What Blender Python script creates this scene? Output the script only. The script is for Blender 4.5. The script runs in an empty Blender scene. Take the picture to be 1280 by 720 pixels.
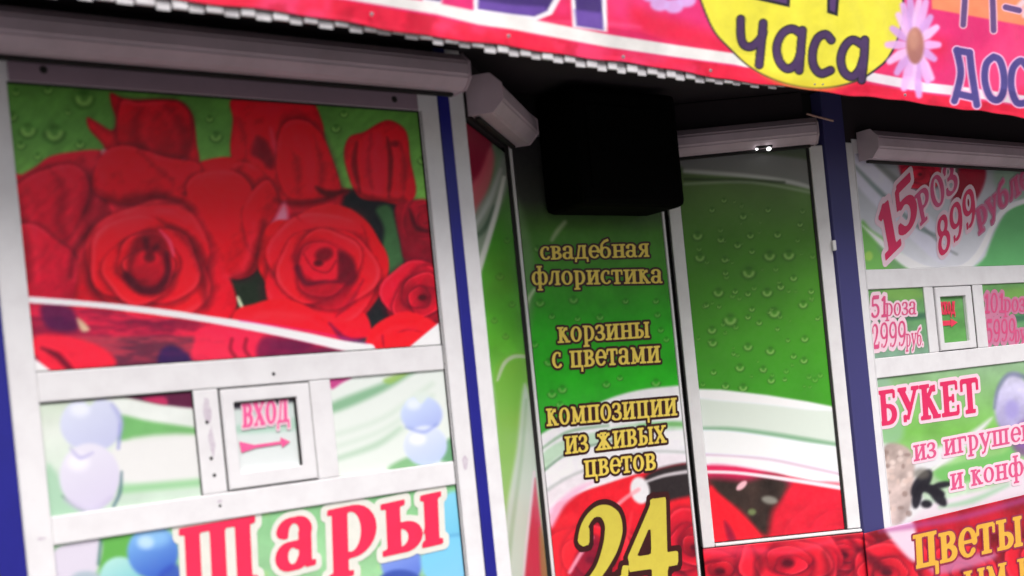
import bpy, bmesh, math, random
import numpy as np
from mathutils import Vector

random.seed(7)
R_ = np.random.RandomState(11)
C = bpy.context.scene
COL = C.collection

# ------------------------------------------------------------------ camera
F, DIST, YAW, ROLL, EYE = 1450.0, 3.6, -0.626078, -0.101027, 1.45
PPX, PPY = 640.0, 493.675                       # principal point (lens shift) in 1280x720 units
fwd = np.array([-math.sin(YAW), math.cos(YAW), 0.0])
rgt = np.array([math.cos(YAW), math.sin(YAW), 0.0])
CR = rgt * math.cos(ROLL) + np.array([0, 0, 1.0]) * math.sin(ROLL)
CU = -rgt * math.sin(ROLL) + np.array([0, 0, 1.0]) * math.cos(ROLL)
EYEP = np.array([0.0, -DIST, EYE])
cam_d = bpy.data.cameras.new('camera')
cam = bpy.data.objects.new('camera', cam_d)
COL.objects.link(cam)
from mathutils import Matrix
cam.matrix_world = Matrix((
    (CR[0], CU[0], -fwd[0], EYEP[0]),
    (CR[1], CU[1], -fwd[1], EYEP[1]),
    (CR[2], CU[2], -fwd[2], EYEP[2]),
    (0, 0, 0, 1)))
cam_d.sensor_fit = 'HORIZONTAL'
cam_d.sensor_width = 36.0
cam_d.lens = 36.0 * F / 1280.0
cam_d.shift_x = 0.0
cam_d.shift_y = (PPY - 360.0) / 1280.0
cam_d.clip_start = 0.05
cam_d.clip_end = 500
cam_d.dof.use_dof = True                        # the phone picture is a little soft everywhere
cam_d.dof.focus_distance = 6.6
cam_d.dof.aperture_fstop = 1.6
C.camera = cam

# ------------------------------------------------------------------ sky, sun, exposure
SUN_EL, SUN_AZ = math.radians(54), math.radians(195)   # azimuth measured from +Y clockwise: in front of the kiosk
w = bpy.data.worlds.new("World")
C.world = w
w.use_nodes = True
nt = w.node_tree
sky = nt.nodes.new('ShaderNodeTexSky')
sky.sky_type = 'NISHITA'
sky.sun_disc = False
sky.sun_elevation = SUN_EL
sky.sun_rotation = SUN_AZ
sky.air_density = 1.0
sky.dust_density = 6.0
sky.ozone_density = 1.0
bg = nt.nodes['Background']
bg.inputs['Strength'].default_value = 0.05
nt.links.new(sky.outputs[0], bg.inputs[0])

sun_d = bpy.data.lights.new('sun', 'SUN')
sun_d.energy = 1.5
sun_d.angle = math.radians(42)                  # overcast: a broad bright patch of cloud
sun_d.color = (0.97, 0.965, 1.0)
sun = bpy.data.objects.new('sun', sun_d)
COL.objects.link(sun)
sdir = Vector((math.sin(SUN_AZ) * math.cos(SUN_EL), math.cos(SUN_AZ) * math.cos(SUN_EL), math.sin(SUN_EL)))
sun.rotation_euler = sdir.to_track_quat('Z', 'Y').to_euler()

C.view_settings.view_transform = 'Standard'
C.view_settings.look = 'None'
C.view_settings.exposure = 1.32
C.view_settings.gamma = 1.0
C.view_settings.use_curve_mapping = False

# ------------------------------------------------------------------ geometry helpers
def lin(c):
    c = np.asarray(c, float) / 255.0
    return np.where(c <= 0.04045, c / 12.92, ((c + 0.055) / 1.055) ** 2.4)

def onto(px, p0, n):
    """where the sight line through a photo point meets the plane (p0, n)"""
    px = np.asarray(px, float)
    d = fwd + CR * ((px[..., 0:1] - PPX) / F) - CU * ((px[..., 1:2] - PPY) / F)
    t = np.dot(np.asarray(p0, float) - EYEP, n) / (d @ n)
    return EYEP + d * t[..., None]

def photo(P):
    q = np.asarray(P, float) - EYEP
    z = q @ fwd
    return PPX + F * (q @ CR) / z, PPY - F * (q @ CU) / z

class Plane:
    """a vertical wall plane running from a to b (plan coordinates); s along it, z up; normal towards the street"""
    def __init__(self, a, b):
        self.a = np.array([a[0], a[1], 0.0]); self.b = np.array([b[0], b[1], 0.0])
        d = self.b - self.a
        self.L = np.linalg.norm(d); self.u = d / self.L
        self.n = np.array([self.u[1], -self.u[0], 0.0])
        self.ang = math.atan2(self.u[1], self.u[0])
    def P(self, s, z, off=0.0):
        s = np.asarray(s, float); z = np.asarray(z, float)
        return self.a + s[..., None] * self.u + z[..., None] * np.array([0, 0, 1.0]) + off * self.n
    def hit(self, px, off=0.0):
        return onto(px, self.a + self.n * off, self.n)

FRONT = Plane((0, 0), (8, 0))
LSPLAY = Plane((2.508, 0), (3.025, 0.45))
DOOR = Plane((0, 0.45), (8, 0.45))
RSPLAY = Plane((3.96, 0.45), (4.598, 0))

def link(o, parent=None):
    COL.objects.link(o)
    if parent is not None: o.parent = parent
    return o

def obj(name, me, mats, parent=None, smooth=False):
    if isinstance(me, bmesh.types.BMesh):
        bm = me; me = bpy.data.meshes.new(name); bm.normal_update(); bm.to_mesh(me); bm.free()
    for m in (mats if isinstance(mats, (list, tuple)) else [mats]): me.materials.append(m)
    if smooth:
        for p in me.polygons: p.use_smooth = True
    o = bpy.data.objects.new(name, me)
    return link(o, parent)

def tag(o, label=None, cat=None, group=None, kind=None):
    if label: o['label'] = label
    if cat: o['category'] = cat
    if group: o['group'] = group
    if kind: o['kind'] = kind
    return o

def thing(name, label, cat, group=None, loc=(0, 0, 0)):
    o = bpy.data.objects.new(name, None); COL.objects.link(o)
    o.empty_display_size = 0.1
    return tag(o, label, cat, group)

def box(bm, pl, s0, s1, z0, z1, o0, o1, bev=0.003):
    """box on a wall plane: s0..s1 along, z0..z1 up, o0..o1 out towards the street"""
    g = bmesh.ops.create_cube(bm, size=1.0)
    vs = g['verts']
    for v in vs:
        s = s0 if v.co.x < 0 else s1; o = o0 if v.co.y < 0 else o1; z = z0 if v.co.z < 0 else z1
        p = pl.a + pl.u * s + pl.n * o
        v.co = Vector((p[0], p[1], z))
    bmesh.ops.recalc_face_normals(bm, faces=bm.faces[:])
    if bev:
        es = list({e for v in vs for e in v.link_edges})
        bmesh.ops.bevel(bm, geom=es, offset=bev, segments=2, affect='EDGES', profile=0.5)
    bmesh.ops.recalc_face_normals(bm, faces=bm.faces[:])
    return bm

def prism(bm, pl, prof, s0, s1, skew=0.0):
    """extrude a (out, z) profile along the wall from s0 to s1"""
    a = [bm.verts.new(pl.a + pl.u * s0 + pl.n * o + np.array([0, 0, z])) for o, z in prof]
    b = [bm.verts.new(pl.a + pl.u * s1 + pl.n * o + np.array([0, 0, z])) for o, z in prof]
    n = len(prof)
    for i in range(n):
        bm.faces.new((a[i], a[(i + 1) % n], b[(i + 1) % n], b[i]))
    bm.faces.new(a); bm.faces.new(b[::-1])
    bmesh.ops.recalc_face_normals(bm, faces=bm.faces[:])
    return bm

def disc(bm, pl, s, z, r, o, h=0.004, n=14, ry=None):
    ry = ry or r
    c = bm.verts.new(pl.a + pl.u * s + pl.n * (o + h) + np.array([0, 0, z]))
    rim = []; base = []
    for k in range(n):
        a = 2 * math.pi * k / n
        q = pl.a + pl.u * (s + r * math.cos(a)) + np.array([0, 0, z + ry * math.sin(a)])
        rim.append(bm.verts.new(pl.a + pl.u * (s + .7 * r * math.cos(a)) + np.array([0, 0, z + .7 * ry * math.sin(a)]) + pl.n * (o + h * .9)))
        base.append(bm.verts.new(q + pl.n * o))
    for k in range(n):
        j = (k + 1) % n
        bm.faces.new((c, rim[k], rim[j])); bm.faces.new((rim[k], base[k], base[j], rim[j]))
    bmesh.ops.recalc_face_normals(bm, faces=bm.faces[:])

# ------------------------------------------------------------------ materials
def mat(name, col, rough=0.5, metal=0.0, dirt=0.0, dirt_col=None, scale=6.0, bump=0.0, spec=0.5, streak=False, emit=None):
    m = bpy.data.materials.new(name); m.use_nodes = True
    t = m.node_tree; b = t.nodes['Principled BSDF']
    b.inputs['Roughness'].default_value = rough
    b.inputs['Metallic'].default_value = metal
    b.inputs['Specular IOR Level'].default_value = spec
    c = list(lin(col)) + [1]
    b.inputs['Base Color'].default_value = c
    co = t.nodes.new('ShaderNodeTexCoord')
    if dirt > 0:
        no = t.nodes.new('ShaderNodeTexNoise'); no.inputs['Scale'].default_value = scale; no.inputs['Detail'].default_value = 8
        no.inputs['Roughness'].default_value = 0.65
        if streak:
            mp = t.nodes.new('ShaderNodeMapping'); mp.inputs['Scale'].default_value = (3, 3, 0.5)
            t.links.new(co.outputs['Object'], mp.inputs['Vector']); t.links.new(mp.outputs[0], no.inputs['Vector'])
        else:
            t.links.new(co.outputs['Object'], no.inputs['Vector'])
        rp = t.nodes.new('ShaderNodeValToRGB')
        rp.color_ramp.elements[0].position = 0.42; rp.color_ramp.elements[1].position = 0.75
        mx = t.nodes.new('ShaderNodeMix'); mx.data_type = 'RGBA'
        mx.inputs[6].default_value = c
        dc = lin(dirt_col) if dirt_col is not None else lin(col) * 0.55
        mx.inputs[7].default_value = list(dc) + [1]
        ml = t.nodes.new('ShaderNodeMath'); ml.operation = 'MULTIPLY'; ml.inputs[1].default_value = dirt
        t.links.new(no.outputs['Fac'], rp.inputs[0]); t.links.new(rp.outputs[0], ml.inputs[0])
        t.links.new(ml.outputs[0], mx.inputs[0]); t.links.new(mx.outputs[2], b.inputs['Base Color'])
    if bump > 0:
        n2 = t.nodes.new('ShaderNodeTexNoise'); n2.inputs['Scale'].default_value = 45; n2.inputs['Detail'].default_value = 4
        t.links.new(co.outputs['Object'], n2.inputs['Vector'])
        bp = t.nodes.new('ShaderNodeBump'); bp.inputs['Strength'].default_value = bump; bp.inputs['Distance'].default_value = 0.004
        t.links.new(n2.outputs['Fac'], bp.inputs['Height']); t.links.new(bp.outputs[0], b.inputs['Normal'])
    if emit:
        b.inputs['Emission Color'].default_value = list(lin(col)) + [1]; b.inputs['Emission Strength'].default_value = emit
    return m

def print_mat(name, rough=0.38, wave=0.15, wscale=5.0):
    """printed vinyl: the ink is stored per vertex on the sheet, with fine dust and a slightly uneven surface"""
    m = bpy.data.materials.new(name); m.use_nodes = True
    t = m.node_tree; b = t.nodes['Principled BSDF']
    a = t.nodes.new('ShaderNodeAttribute'); a.attribute_name = 'ink'
    co = t.nodes.new('ShaderNodeTexCoord')
    no = t.nodes.new('ShaderNodeTexNoise'); no.inputs['Scale'].default_value = 38; no.inputs['Detail'].default_value = 9; no.inputs['Roughness'].default_value = 0.7
    t.links.new(co.outputs['Object'], no.inputs['Vector'])
    rp = t.nodes.new('ShaderNodeMapRange'); rp.inputs['From Min'].default_value = 0.3; rp.inputs['From Max'].default_value = 0.75
    rp.inputs['To Min'].default_value = 0.0; rp.inputs['To Max'].default_value = 0.035
    t.links.new(no.outputs['Fac'], rp.inputs['Value'])
    mx = t.nodes.new('ShaderNodeMix'); mx.data_type = 'RGBA'
    mx.inputs[7].default_value = (0.42, 0.38, 0.36, 1)
    t.links.new(rp.outputs[0], mx.inputs[0]); t.links.new(a.outputs['Color'], mx.inputs[6])
    t.links.new(mx.outputs[2], b.inputs['Base Color'])
    b.inputs['Roughness'].default_value = rough
    b.inputs['Specular IOR Level'].default_value = 0.22
    n2 = t.nodes.new('ShaderNodeTexNoise'); n2.inputs['Scale'].default_value = wscale; n2.inputs['Detail'].default_value = 3
    t.links.new(co.outputs['Object'], n2.inputs['Vector'])
    bp = t.nodes.new('ShaderNodeBump'); bp.inputs['Strength'].default_value = wave; bp.inputs['Distance'].default_value = 0.02
    t.links.new(n2.outputs['Fac'], bp.inputs['Height']); t.links.new(bp.outputs[0], b.inputs['Normal'])
    return m

M = dict(
    white=mat('white_powder_coat', (229, 228, 229), 0.42, dirt=0.26, dirt_col=(184, 176, 180), scale=9, bump=0.05),
    shutter=mat('painted_shutter_metal', (202, 182, 192), 0.48, dirt=0.4, dirt_col=(150, 138, 142), scale=5, bump=0.06),
    blue=mat('blue_paint', (26, 27, 132), 0.42, dirt=0.25, scale=7, bump=0.05),
    oldblue=mat('faded_blue_paint', (60, 58, 112), 0.5, dirt=0.35, dirt_col=(58, 58, 104), scale=9, bump=0.08, streak=True),
    dark=mat('dark_board', (18, 16, 18), 0.8, dirt=0.4, scale=5),
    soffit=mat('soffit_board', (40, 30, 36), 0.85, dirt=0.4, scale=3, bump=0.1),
    black=mat('black_plastic', (4, 4, 4), 0.9, spec=0.05, bump=0.03),
    gasket_and_shade=mat('rubber_and_shade_dark', (22, 20, 18), 0.7),  # rubber, and the dark strips that stand in for shadow lines
    roof=mat('roofing', (120, 116, 116), 0.7, dirt=0.4),
    grime=mat('frame_grime', (196, 184, 196), 0.6, dirt=.8, dirt_col=(226, 224, 226), scale=60),
    railshade=mat('mauve_rail_shade', (150, 128, 142), 0.5, dirt=.35, scale=7),  # darker tone imitating shade on the white top rail
    corr=mat('white_profiled_sheet', (214, 212, 214), 0.45, dirt=0.45, dirt_col=(140, 130, 134), scale=14),
    wall=mat('wall_panel', (196, 194, 196), 0.6, dirt=0.3),
    steel=mat('zinc_rivet', (186, 184, 186), 0.3, metal=0.8),
    wire=mat('pale_cable', (190, 150, 140), 0.5),
    bulb=mat('lamp_glass', (255, 255, 255), 0.2, emit=1.6),
    pave=mat('concrete_paving', (112, 110, 108), 0.9, dirt=0.5, scale=1.2, bump=0.3),
    asphalt=mat('asphalt', (64, 64, 66), 0.95, dirt=0.4, scale=0.8, bump=0.4),
    ink=print_mat('printed_film'),
    bannerink=print_mat('printed_banner_vinyl', rough=0.42, wave=0.35, wscale=4.0),
)
def letter_mat(name, col, col2=None, rough=0.4):
    return mat(name, col, rough, dirt=0.45 if col2 is not None else 0.15, dirt_col=col2, scale=22)
LM = dict(
    gold=letter_mat('gold_vinyl', (240, 214, 92), (226, 186, 76)),
    goldbig=letter_mat('yellow_vinyl', (212, 198, 74), (196, 176, 66)),
    maroon=letter_mat('dark_maroon_vinyl', (58, 14, 16), (36, 8, 10)),
    red=letter_mat('red_vinyl', (232, 44, 84), (218, 36, 70)),
    offwhite=letter_mat('offwhite_vinyl', (226, 226, 216), (204, 206, 196)),
    pink=letter_mat('faded_pink_vinyl', (214, 66, 112), (200, 90, 130)),
    palepink=letter_mat('pale_pink_vinyl', (242, 210, 222), (232, 194, 210)),
    washed=letter_mat('washed_pink_vinyl', (216, 78, 128), (222, 120, 160)),
    crimson=letter_mat('crimson_vinyl', (222, 44, 96), (206, 48, 98)),
    ochre=letter_mat('ochre_vinyl', (222, 168, 60), (226, 190, 80)),
    mauvepink=letter_mat('dusty_pink_vinyl', (206, 130, 160), (190, 110, 146)),
    mauve=letter_mat('mauve_vinyl', (150, 40, 70), (120, 30, 60)),
    arrow=letter_mat('hot_pink_vinyl', (236, 90, 150), (240, 120, 170)),
    coral=letter_mat('coral_red_vinyl', (238, 60, 90), (236, 90, 110)),
)

# ------------------------------------------------------------------ printing: soft-edged shapes laid onto a sheet's fine grid
def vnoise(x, y, seed=0):
    def h(i, j):
        v = np.sin(i * 127.1 + j * 311.7 + seed * 74.7) * 43758.5453
        return v - np.floor(v)
    xi = np.floor(x); yi = np.floor(y); fx = x - xi; fy = y - yi
    fx = fx * fx * (3 - 2 * fx); fy = fy * fy * (3 - 2 * fy)
    return (h(xi, yi) * (1 - fx) + h(xi + 1, yi) * fx) * (1 - fy) + (h(xi, yi + 1) * (1 - fx) + h(xi + 1, yi + 1) * fx) * fy
def fbm(x, y, s, seed=0, o=4):
    v = 0; a = 0.5; tot = 0
    for k in range(o):
        v = v + a * vnoise(x / s, y / s, seed + k); tot += a; s = s / 2.03; a *= 0.55
    return v / tot

def smooth_closed(pts, n=5):
    p = np.array(pts, float); m = len(p); out = []
    for i in range(m):
        a, b, c, d = p[i - 1], p[i], p[(i + 1) % m], p[(i + 2) % m]
        for k in range(n):
            t = k / n
            out.append(0.5 * ((2 * b) + (c - a) * t + (2 * a - 5 * b + 4 * c - d) * t * t + (3 * b - a - 3 * c + d) * t ** 3))
    return np.array(out)
def smooth_open(pts, n=6):
    p = np.array(pts, float); m = len(p); out = []
    for i in range(m - 1):
        a, b, c, d = p[max(i - 1, 0)], p[i], p[i + 1], p[min(i + 2, m - 1)]
        for k in range(n):
            t = k / n
            out.append(0.5 * ((2 * b) + (c - a) * t + (2 * a - 5 * b + 4 * c - d) * t * t + (3 * b - a - 3 * c + d) * t ** 3))
    out.append(p[-1])
    return np.array(out)

class Art:
    def __init__(self, X, Y):
        self.X, self.Y = X, Y
        self.C = np.zeros((len(X), 3))
    def fill(self, c): self.C[:] = np.asarray(c, float); return self
    def vgrad(self, stops):
        ys = [s[0] for s in stops]
        for k in range(3): self.C[:, k] = np.interp(self.Y, ys, [s[1][k] for s in stops])
    def mix(self, m, c, idx=None):
        c = np.asarray(c, float)
        if idx is None: self.C = self.C * (1 - m[:, None]) + c * m[:, None]
        else: self.C[idx] = self.C[idx] * (1 - m[:, None]) + c * m[:, None]
    def _near(self, pts, pad):
        lo = pts.min(0) - pad; hi = pts.max(0) + pad
        return np.nonzero((self.X > lo[0]) & (self.X < hi[0]) & (self.Y > lo[1]) & (self.Y < hi[1]))[0]
    def poly(self, pts, c, soft=2.0, a=1.0, curve=True, c2=None, d=(0, 1), tex=0.0, rim=0.0, rimw=10, seed=1):
        p = smooth_closed(pts) if curve else np.array(pts, float)
        idx = self._near(p, soft + 2)
        if len(idx) == 0: return
        x, y = self.X[idx], self.Y[idx]
        dist = np.full(len(idx), 1e9); inside = np.zeros(len(idx), bool)
        q = np.roll(p, -1, 0)
        for (ax, ay), (bx, by) in zip(p, q):
            ex, ey = bx - ax, by - ay
            L = ex * ex + ey * ey
            if L < 1e-9: continue
            t = np.clip(((x - ax) * ex + (y - ay) * ey) / L, 0, 1)
            dist = np.minimum(dist, np.hypot(x - ax - t * ex, y - ay - t * ey))
            cr = (ay > y) != (by > y)
            if abs(by - ay) > 1e-9:
                inside ^= cr & (x < ex * (y - ay) / (by - ay) + ax)
        sd = np.where(inside, -dist, dist)
        m = np.clip(0.5 - sd / (2 * soft), 0, 1); m = m * m * (3 - 2 * m) * a
        col = np.tile(np.asarray(c, float), (len(idx), 1))
        if c2 is not None:
            dd = np.array(d, float); dd /= np.linalg.norm(dd)
            pr = p @ dd; t = np.clip(((x * dd[0] + y * dd[1]) - pr.min()) / (pr.max() - pr.min() + 1e-6), 0, 1)
            col = col * (1 - t[:, None]) + np.asarray(c2, float) * t[:, None]
        if tex: col = col * (1 + tex * (fbm(x + y * .3, y - x * .2, 26, seed) - 0.5) * 2)[:, None]
        if rim: col = col * (1 - rim * np.exp(-np.maximum(-sd, 0) / rimw))[:, None]
        self.C[idx] = self.C[idx] * (1 - m[:, None]) + np.clip(col, 0, 255) * m[:, None]
    def line(self, pts, w, c, soft=1.5, a=1.0, curve=True):
        p = smooth_open(pts) if curve and len(pts) > 2 else np.array(pts, float)
        ws = np.interp(np.linspace(0, 1, len(p)), np.linspace(0, 1, len(np.atleast_1d(w))), np.atleast_1d(w)) / 2
        idx = self._near(p, ws.max() + soft + 2)
        if len(idx) == 0: return
        x, y = self.X[idx], self.Y[idx]; sd = np.full(len(idx), 1e9)
        for i in range(len(p) - 1):
            ax, ay = p[i]; ex, ey = p[i + 1] - p[i]; L = ex * ex + ey * ey + 1e-9
            t = np.clip(((x - ax) * ex + (y - ay) * ey) / L, 0, 1)
            sd = np.minimum(sd, np.hypot(x - ax - t * ex, y - ay - t * ey) - (ws[i] * (1 - t) + ws[i + 1] * t))
        m = np.clip(0.5 - sd / (2 * soft), 0, 1); m = m * m * (3 - 2 * m) * a
        self.C[idx] = self.C[idx] * (1 - m[:, None]) + np.asarray(c, float) * m[:, None]
    def ell(self, x, y, rx, ry, c, soft=2.0, a=1.0, rot=0.0, ball=None):
        t = np.linspace(0, 2 * math.pi, 28, endpoint=False); r = math.radians(rot)
        pts = np.stack([x + rx * np.cos(t) * math.cos(r) - ry * np.sin(t) * math.sin(r), y + rx * np.cos(t) * math.sin(r) + ry * np.sin(t) * math.cos(r)], 1)
        self.poly(pts, c, soft, a, curve=False, c2=ball, d=(0.5, 1) if ball is not None else (0, 1))
    def drop(self, x, y, r, k=1.0):
        t = np.linspace(.15, math.pi - .15, 7)
        self.ell(x, y, r * .9, r * .95, (40, 84, 24), r * .5, 0.18 * k)
        self.line(np.stack([x + r * .95 * np.cos(t), y + r * .95 * np.sin(t)], 1), r * .35, (26, 62, 16), r * .3, 0.42 * k, curve=False)
        self.line(np.stack([x + r * .62 * np.cos(t), y + r * .62 * np.sin(t)], 1), r * .38, (168, 204, 120), r * .3, 0.62 * k, curve=False)
        self.ell(x, y - r * .5, r * .45, r * .25, (36, 74, 22), r * .25, 0.3 * k)
    def mottle(self, amt, s, seed=3):
        n = fbm(self.X, self.Y, s, seed) - 0.5
        self.C = np.clip(self.C * (1 + amt * 2 * n)[:, None], 0, 255)
    def fold(self, pts, w, dark=(70, 4, 28), lite=(252, 84, 96), a=.7, d=(1, 0)):
        # a petal edge: dark crease with a light lip beside it
        pts = np.array(pts, float)
        self.line(pts, [w * .4, w * 1.1, w * .5], dark, w * .95, a * .8)
        self.line(pts + np.array(d) * w * 1.5, [w * .3, w * .9, w * .3], lite, w * .9, a * .5)
    def petal(self, pts, dark, lite, d, sh=8, a=.6):
        p = np.array(pts, float); c = p.mean(0)
        self.poly(c + (p - c) * 1.04, (64, 4, 28), sh, a)
        self.poly(p, dark, 2.2, 1.0, c2=lite, d=d, tex=.12, seed=int(c[0]) % 50)
        q = smooth_closed(pts); dd = np.array(d, float) / np.hypot(*d); pr = (q - c) @ dd
        m = pr > np.percentile(pr, 72)
        for u, v in zip(q[:-1][m[:-1] & m[1:]], q[1:][m[:-1] & m[1:]]): self.line([u - dd * 3, v - dd * 3], 3, (250, 84, 96), 3, .22, curve=False)
    def bloom(self, x, y, r, seed=0, sq=.9, n=10, rot=0, lite=(238, 32, 48), dark=(150, 8, 34), rim=(255, 92, 100), f0=1.0):
        # overlapping petals from the outside in: each casts its printed shade on the one behind and shows a pale lip
        rs = np.random.RandomState(seed); lite = np.array(lite, float); dark = np.array(dark, float)
        for k in range(n, 0, -1):
            f = k / n
            if f > f0: continue
            R = r * (.15 + .85 * f ** .92); a = rot + (n - k) * 2.45 + rs.uniform(-.25, .25)
            cx = x + math.cos(a) * R * .17; cy = y + math.sin(a) * R * .17 * sq
            t = np.linspace(0, 2 * math.pi, 30, endpoint=False); p1, p2 = rs.rand(2) * 6.28
            rad = R * (.93 + .05 * np.sin(3 * t + p1) + .035 * np.sin(5 * t + p2) - .10 * (1 - np.cos(t - a)) * .5)
            P = np.stack([cx + rad * np.cos(t), cy + rad * np.sin(t) * sq], 1); c0 = np.array([cx, cy])
            self.poly(c0 + (P - c0) * 1.05 + np.array([0, R * .03]), (74, 4, 30), R * .15, .62, curve=False)
            g = rs.uniform(.92, 1.06)
            self.poly(P, dark * g, max(1.5, R * .025), 1.0, curve=False, c2=lite * g, d=(math.cos(a), math.sin(a)), tex=.10, seed=seed + k)
            tt = np.linspace(a - 1.25, a + 1.1, 11); rr = np.interp(tt % (2 * math.pi), np.append(t, 2 * math.pi), np.append(rad, rad[0])) * .955
            self.line(np.stack([cx + rr * np.cos(tt), cy + rr * np.sin(tt) * sq], 1), [R * .01, R * .06, R * .01], rim, R * .055, .42)
            self.ell(cx - math.cos(a) * R * .35, cy - math.sin(a) * R * .35 * sq, R * .45, R * .3, (96, 4, 30), R * .25, .30, rot=math.degrees(a) + 90)
        self.ell(x, y, r * .10, r * .07, (70, 2, 24), r * .05, .9)
    def whorl(self, x, y, r, seed=0, sq=.9, n=11, dark=(84, 4, 34), lite=(250, 70, 84), a=.6):
        # the petal edges of an open rose, winding outwards from its heart
        rs = np.random.RandomState(seed)
        for k in range(n - 1, -1, -1):
            rr = r * (.13 + .82 * k / n); a0 = k * 2.25 + rs.uniform(-.3, .3); sp = rs.uniform(1.5, 2.3)
            t = np.linspace(a0, a0 + sp, 9); wob = rr * (1 + .10 * np.sin(2 * (t - a0) + rs.rand() * 6))
            p = np.stack([x + wob * np.cos(t), y + wob * np.sin(t) * sq], 1)
            w = r * (.045 + .05 * k / n)
            self.line(p, [w * .3, w * 1.3, w * .3], dark, w * .9, a * rs.uniform(.6, 1))
            q = np.stack([x + (wob + w * 1.2) * np.cos(t), y + (wob + w * 1.2) * np.sin(t) * sq], 1)
            self.line(q, [w * .2, w * .8, w * .2], lite, w * .7, a * .55)
    def rose(self, x, y, r, seed=0, base=(216, 24, 44), dark=(110, 10, 34), squash=0.85, rot=0):
        """a full bloom: rings of overlapping petals, the outer ones broad, a dark heart"""
        rs = np.random.RandomState(seed)
        base = np.array(base, float); dark = np.array(dark, float)
        for ring, (rr, n) in enumerate([(1.0, 5), (0.78, 5), (0.56, 4), (0.36, 3)]):
            off = rs.rand() * 6.28
            for k in range(n):
                a = off + 2 * math.pi * k / n + rs.uniform(-.2, .2)
                cx = x + r * rr * .48 * math.cos(a); cy = y + r * rr * .48 * math.sin(a) * squash
                pw = r * rr * rs.uniform(.52, .66); ph = r * rr * rs.uniform(.40, .52)
                t = np.linspace(0, 2 * math.pi, 12, endpoint=False)
                wob = 1 + .10 * np.sin(3 * t + rs.rand() * 6)
                ca, sa = math.cos(a + math.pi / 2), math.sin(a + math.pi / 2)
                px = cx + (pw * np.cos(t) * ca - ph * np.sin(t) * sa) * wob
                py = cy + (pw * np.cos(t) * sa + ph * np.sin(t) * ca) * wob * squash
                sh = rs.uniform(.86, 1.08) * (1 - .10 * ring)
                c1 = base * sh; c2 = dark * rs.uniform(.8, 1.3) + base * .15
                self.poly(np.stack([px, py], 1), c1, 2.0, 1.0, c2=c2, d=(-math.cos(a), -math.sin(a)), tex=.10, rim=.18, rimw=3, seed=seed + k)
        self.whorl(x, y, r * .9, seed, squash, 9, a=.5)
        for k in range(3):
            rr = r * (.26 - .075 * k); a0 = rs.rand() * 6.28
            t = np.linspace(a0, a0 + 4.2, 12)
            self.line(np.stack([x + rr * np.cos(t), y + rr * np.sin(t) * squash], 1), [1, r * .07, 1], dark * .5, 1.5, .85)

def sheet(name, pl, s0, s1, z0, z1, off, paint, label, cat, px=1.45, material=None, group=None, parent=None, gain=1.0, thick=0.004, shape=None, cap=520, gam=1.0):
    """a thin printed board on a wall plane; paint(Art) lays the print, in photo coordinates of the sheet's own points"""
    c = photo(pl.P(np.array([s0, s1, s0, s1]), np.array([z0, z0, z1, z1]), off))
    wpx = max(abs(c[0][1] - c[0][0]), abs(c[0][3] - c[0][2])); hpx = max(abs(c[1][2] - c[1][0]), abs(c[1][3] - c[1][1]))
    # limit density outside the frame
    nx = int(max(4, min(cap, wpx / px))); nz = int(max(4, min(520, hpx / px)))
    ss, zz = np.meshgrid(np.linspace(s0, s1, nx + 1), np.linspace(z0, z1, nz + 1))
    ss = ss.ravel(); zz = zz.ravel()
    if shape: ss, zz, offs = shape(ss, zz)
    else: offs = np.full(len(ss), off)
    P = pl.a + ss[:, None] * pl.u + zz[:, None] * np.array([0, 0, 1.0]) + offs[:, None] * pl.n
    X, Y = photo(P)
    art = Art(X, Y); paint(art)
    colr = lin(np.clip(art.C, 0, 255)) ** gam * gain
    n0 = len(P)
    idx = np.arange(n0).reshape(nz + 1, nx + 1)
    f = np.stack([idx[:-1, :-1], idx[:-1, 1:], idx[1:, 1:], idx[1:, :-1]], -1).reshape(-1, 4)
    ring = np.concatenate([idx[0, :-1], idx[:-1, -1], idx[-1, :0:-1], idx[:0:-1, 0]])
    B = P[ring] - pl.n * thick
    m = len(ring); bi = np.arange(m) + n0
    side = np.stack([ring, bi, np.roll(bi, -1), np.roll(ring, -1)], -1)
    faces = f.tolist() + side.tolist()
    # back of the board
    cI = [0, nx, nx + (nz), nx + nz + nx]
    me = bpy.data.meshes.new(name)
    me.from_pydata(np.concatenate([P, B]).tolist(), [], faces)
    at = me.color_attributes.new('ink', 'FLOAT_COLOR', 'POINT')
    full = np.ones((n0 + m, 4)); full[:n0, :3] = np.clip(colr, 0, .93); full[n0:, :3] = np.clip(colr[ring], 0, 1) * .8
    at.data.foreach_set('color', full.ravel().astype(np.float32))
    me.update()
    me.materials.append(material or M['ink'])
    o = bpy.data.objects.new(name, me)
    link(o, parent)
    if shape or True:
        me.polygons.foreach_set('use_smooth', [True] * len(f) + [False] * m)
    if label: tag(o, label, cat, group)
    return o

# ------------------------------------------------------------------ lettering: bold roman glyphs cut from strokes
T, t_ = 0.27, 0.115
def ln(*p, w=T): return (list(p), w)
def st(x, y0=0.0, y1=1.0, w=T, a=.23, top=True, bot=True):
    r = [ln((x, y0), (x, y1), w=w)]
    if bot: r.append(ln((x - a, y0 + t_ / 2), (x + a, y0 + t_ / 2), w=t_))
    if top: r.append(ln((x - a, y1 - t_ / 2), (x + a, y1 - t_ / 2), w=t_))
    return r
def arc(cx, cy, rx, ry, a0, a1, thick=T, thin=t_, n=16):
    p = []; ws = []
    for k in range(n + 1):
        a = math.radians(a0 + (a1 - a0) * k / n)
        p.append((cx + rx * math.cos(a), cy + ry * math.sin(a)))
        ws.append(thin + (thick - thin) * abs(math.cos(a)) ** 1.3)
    return (p, ws)
def dot(x, y, r): return ([(x - r * .5, y), (x + r * .5, y)], r * 1.7)
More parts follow.
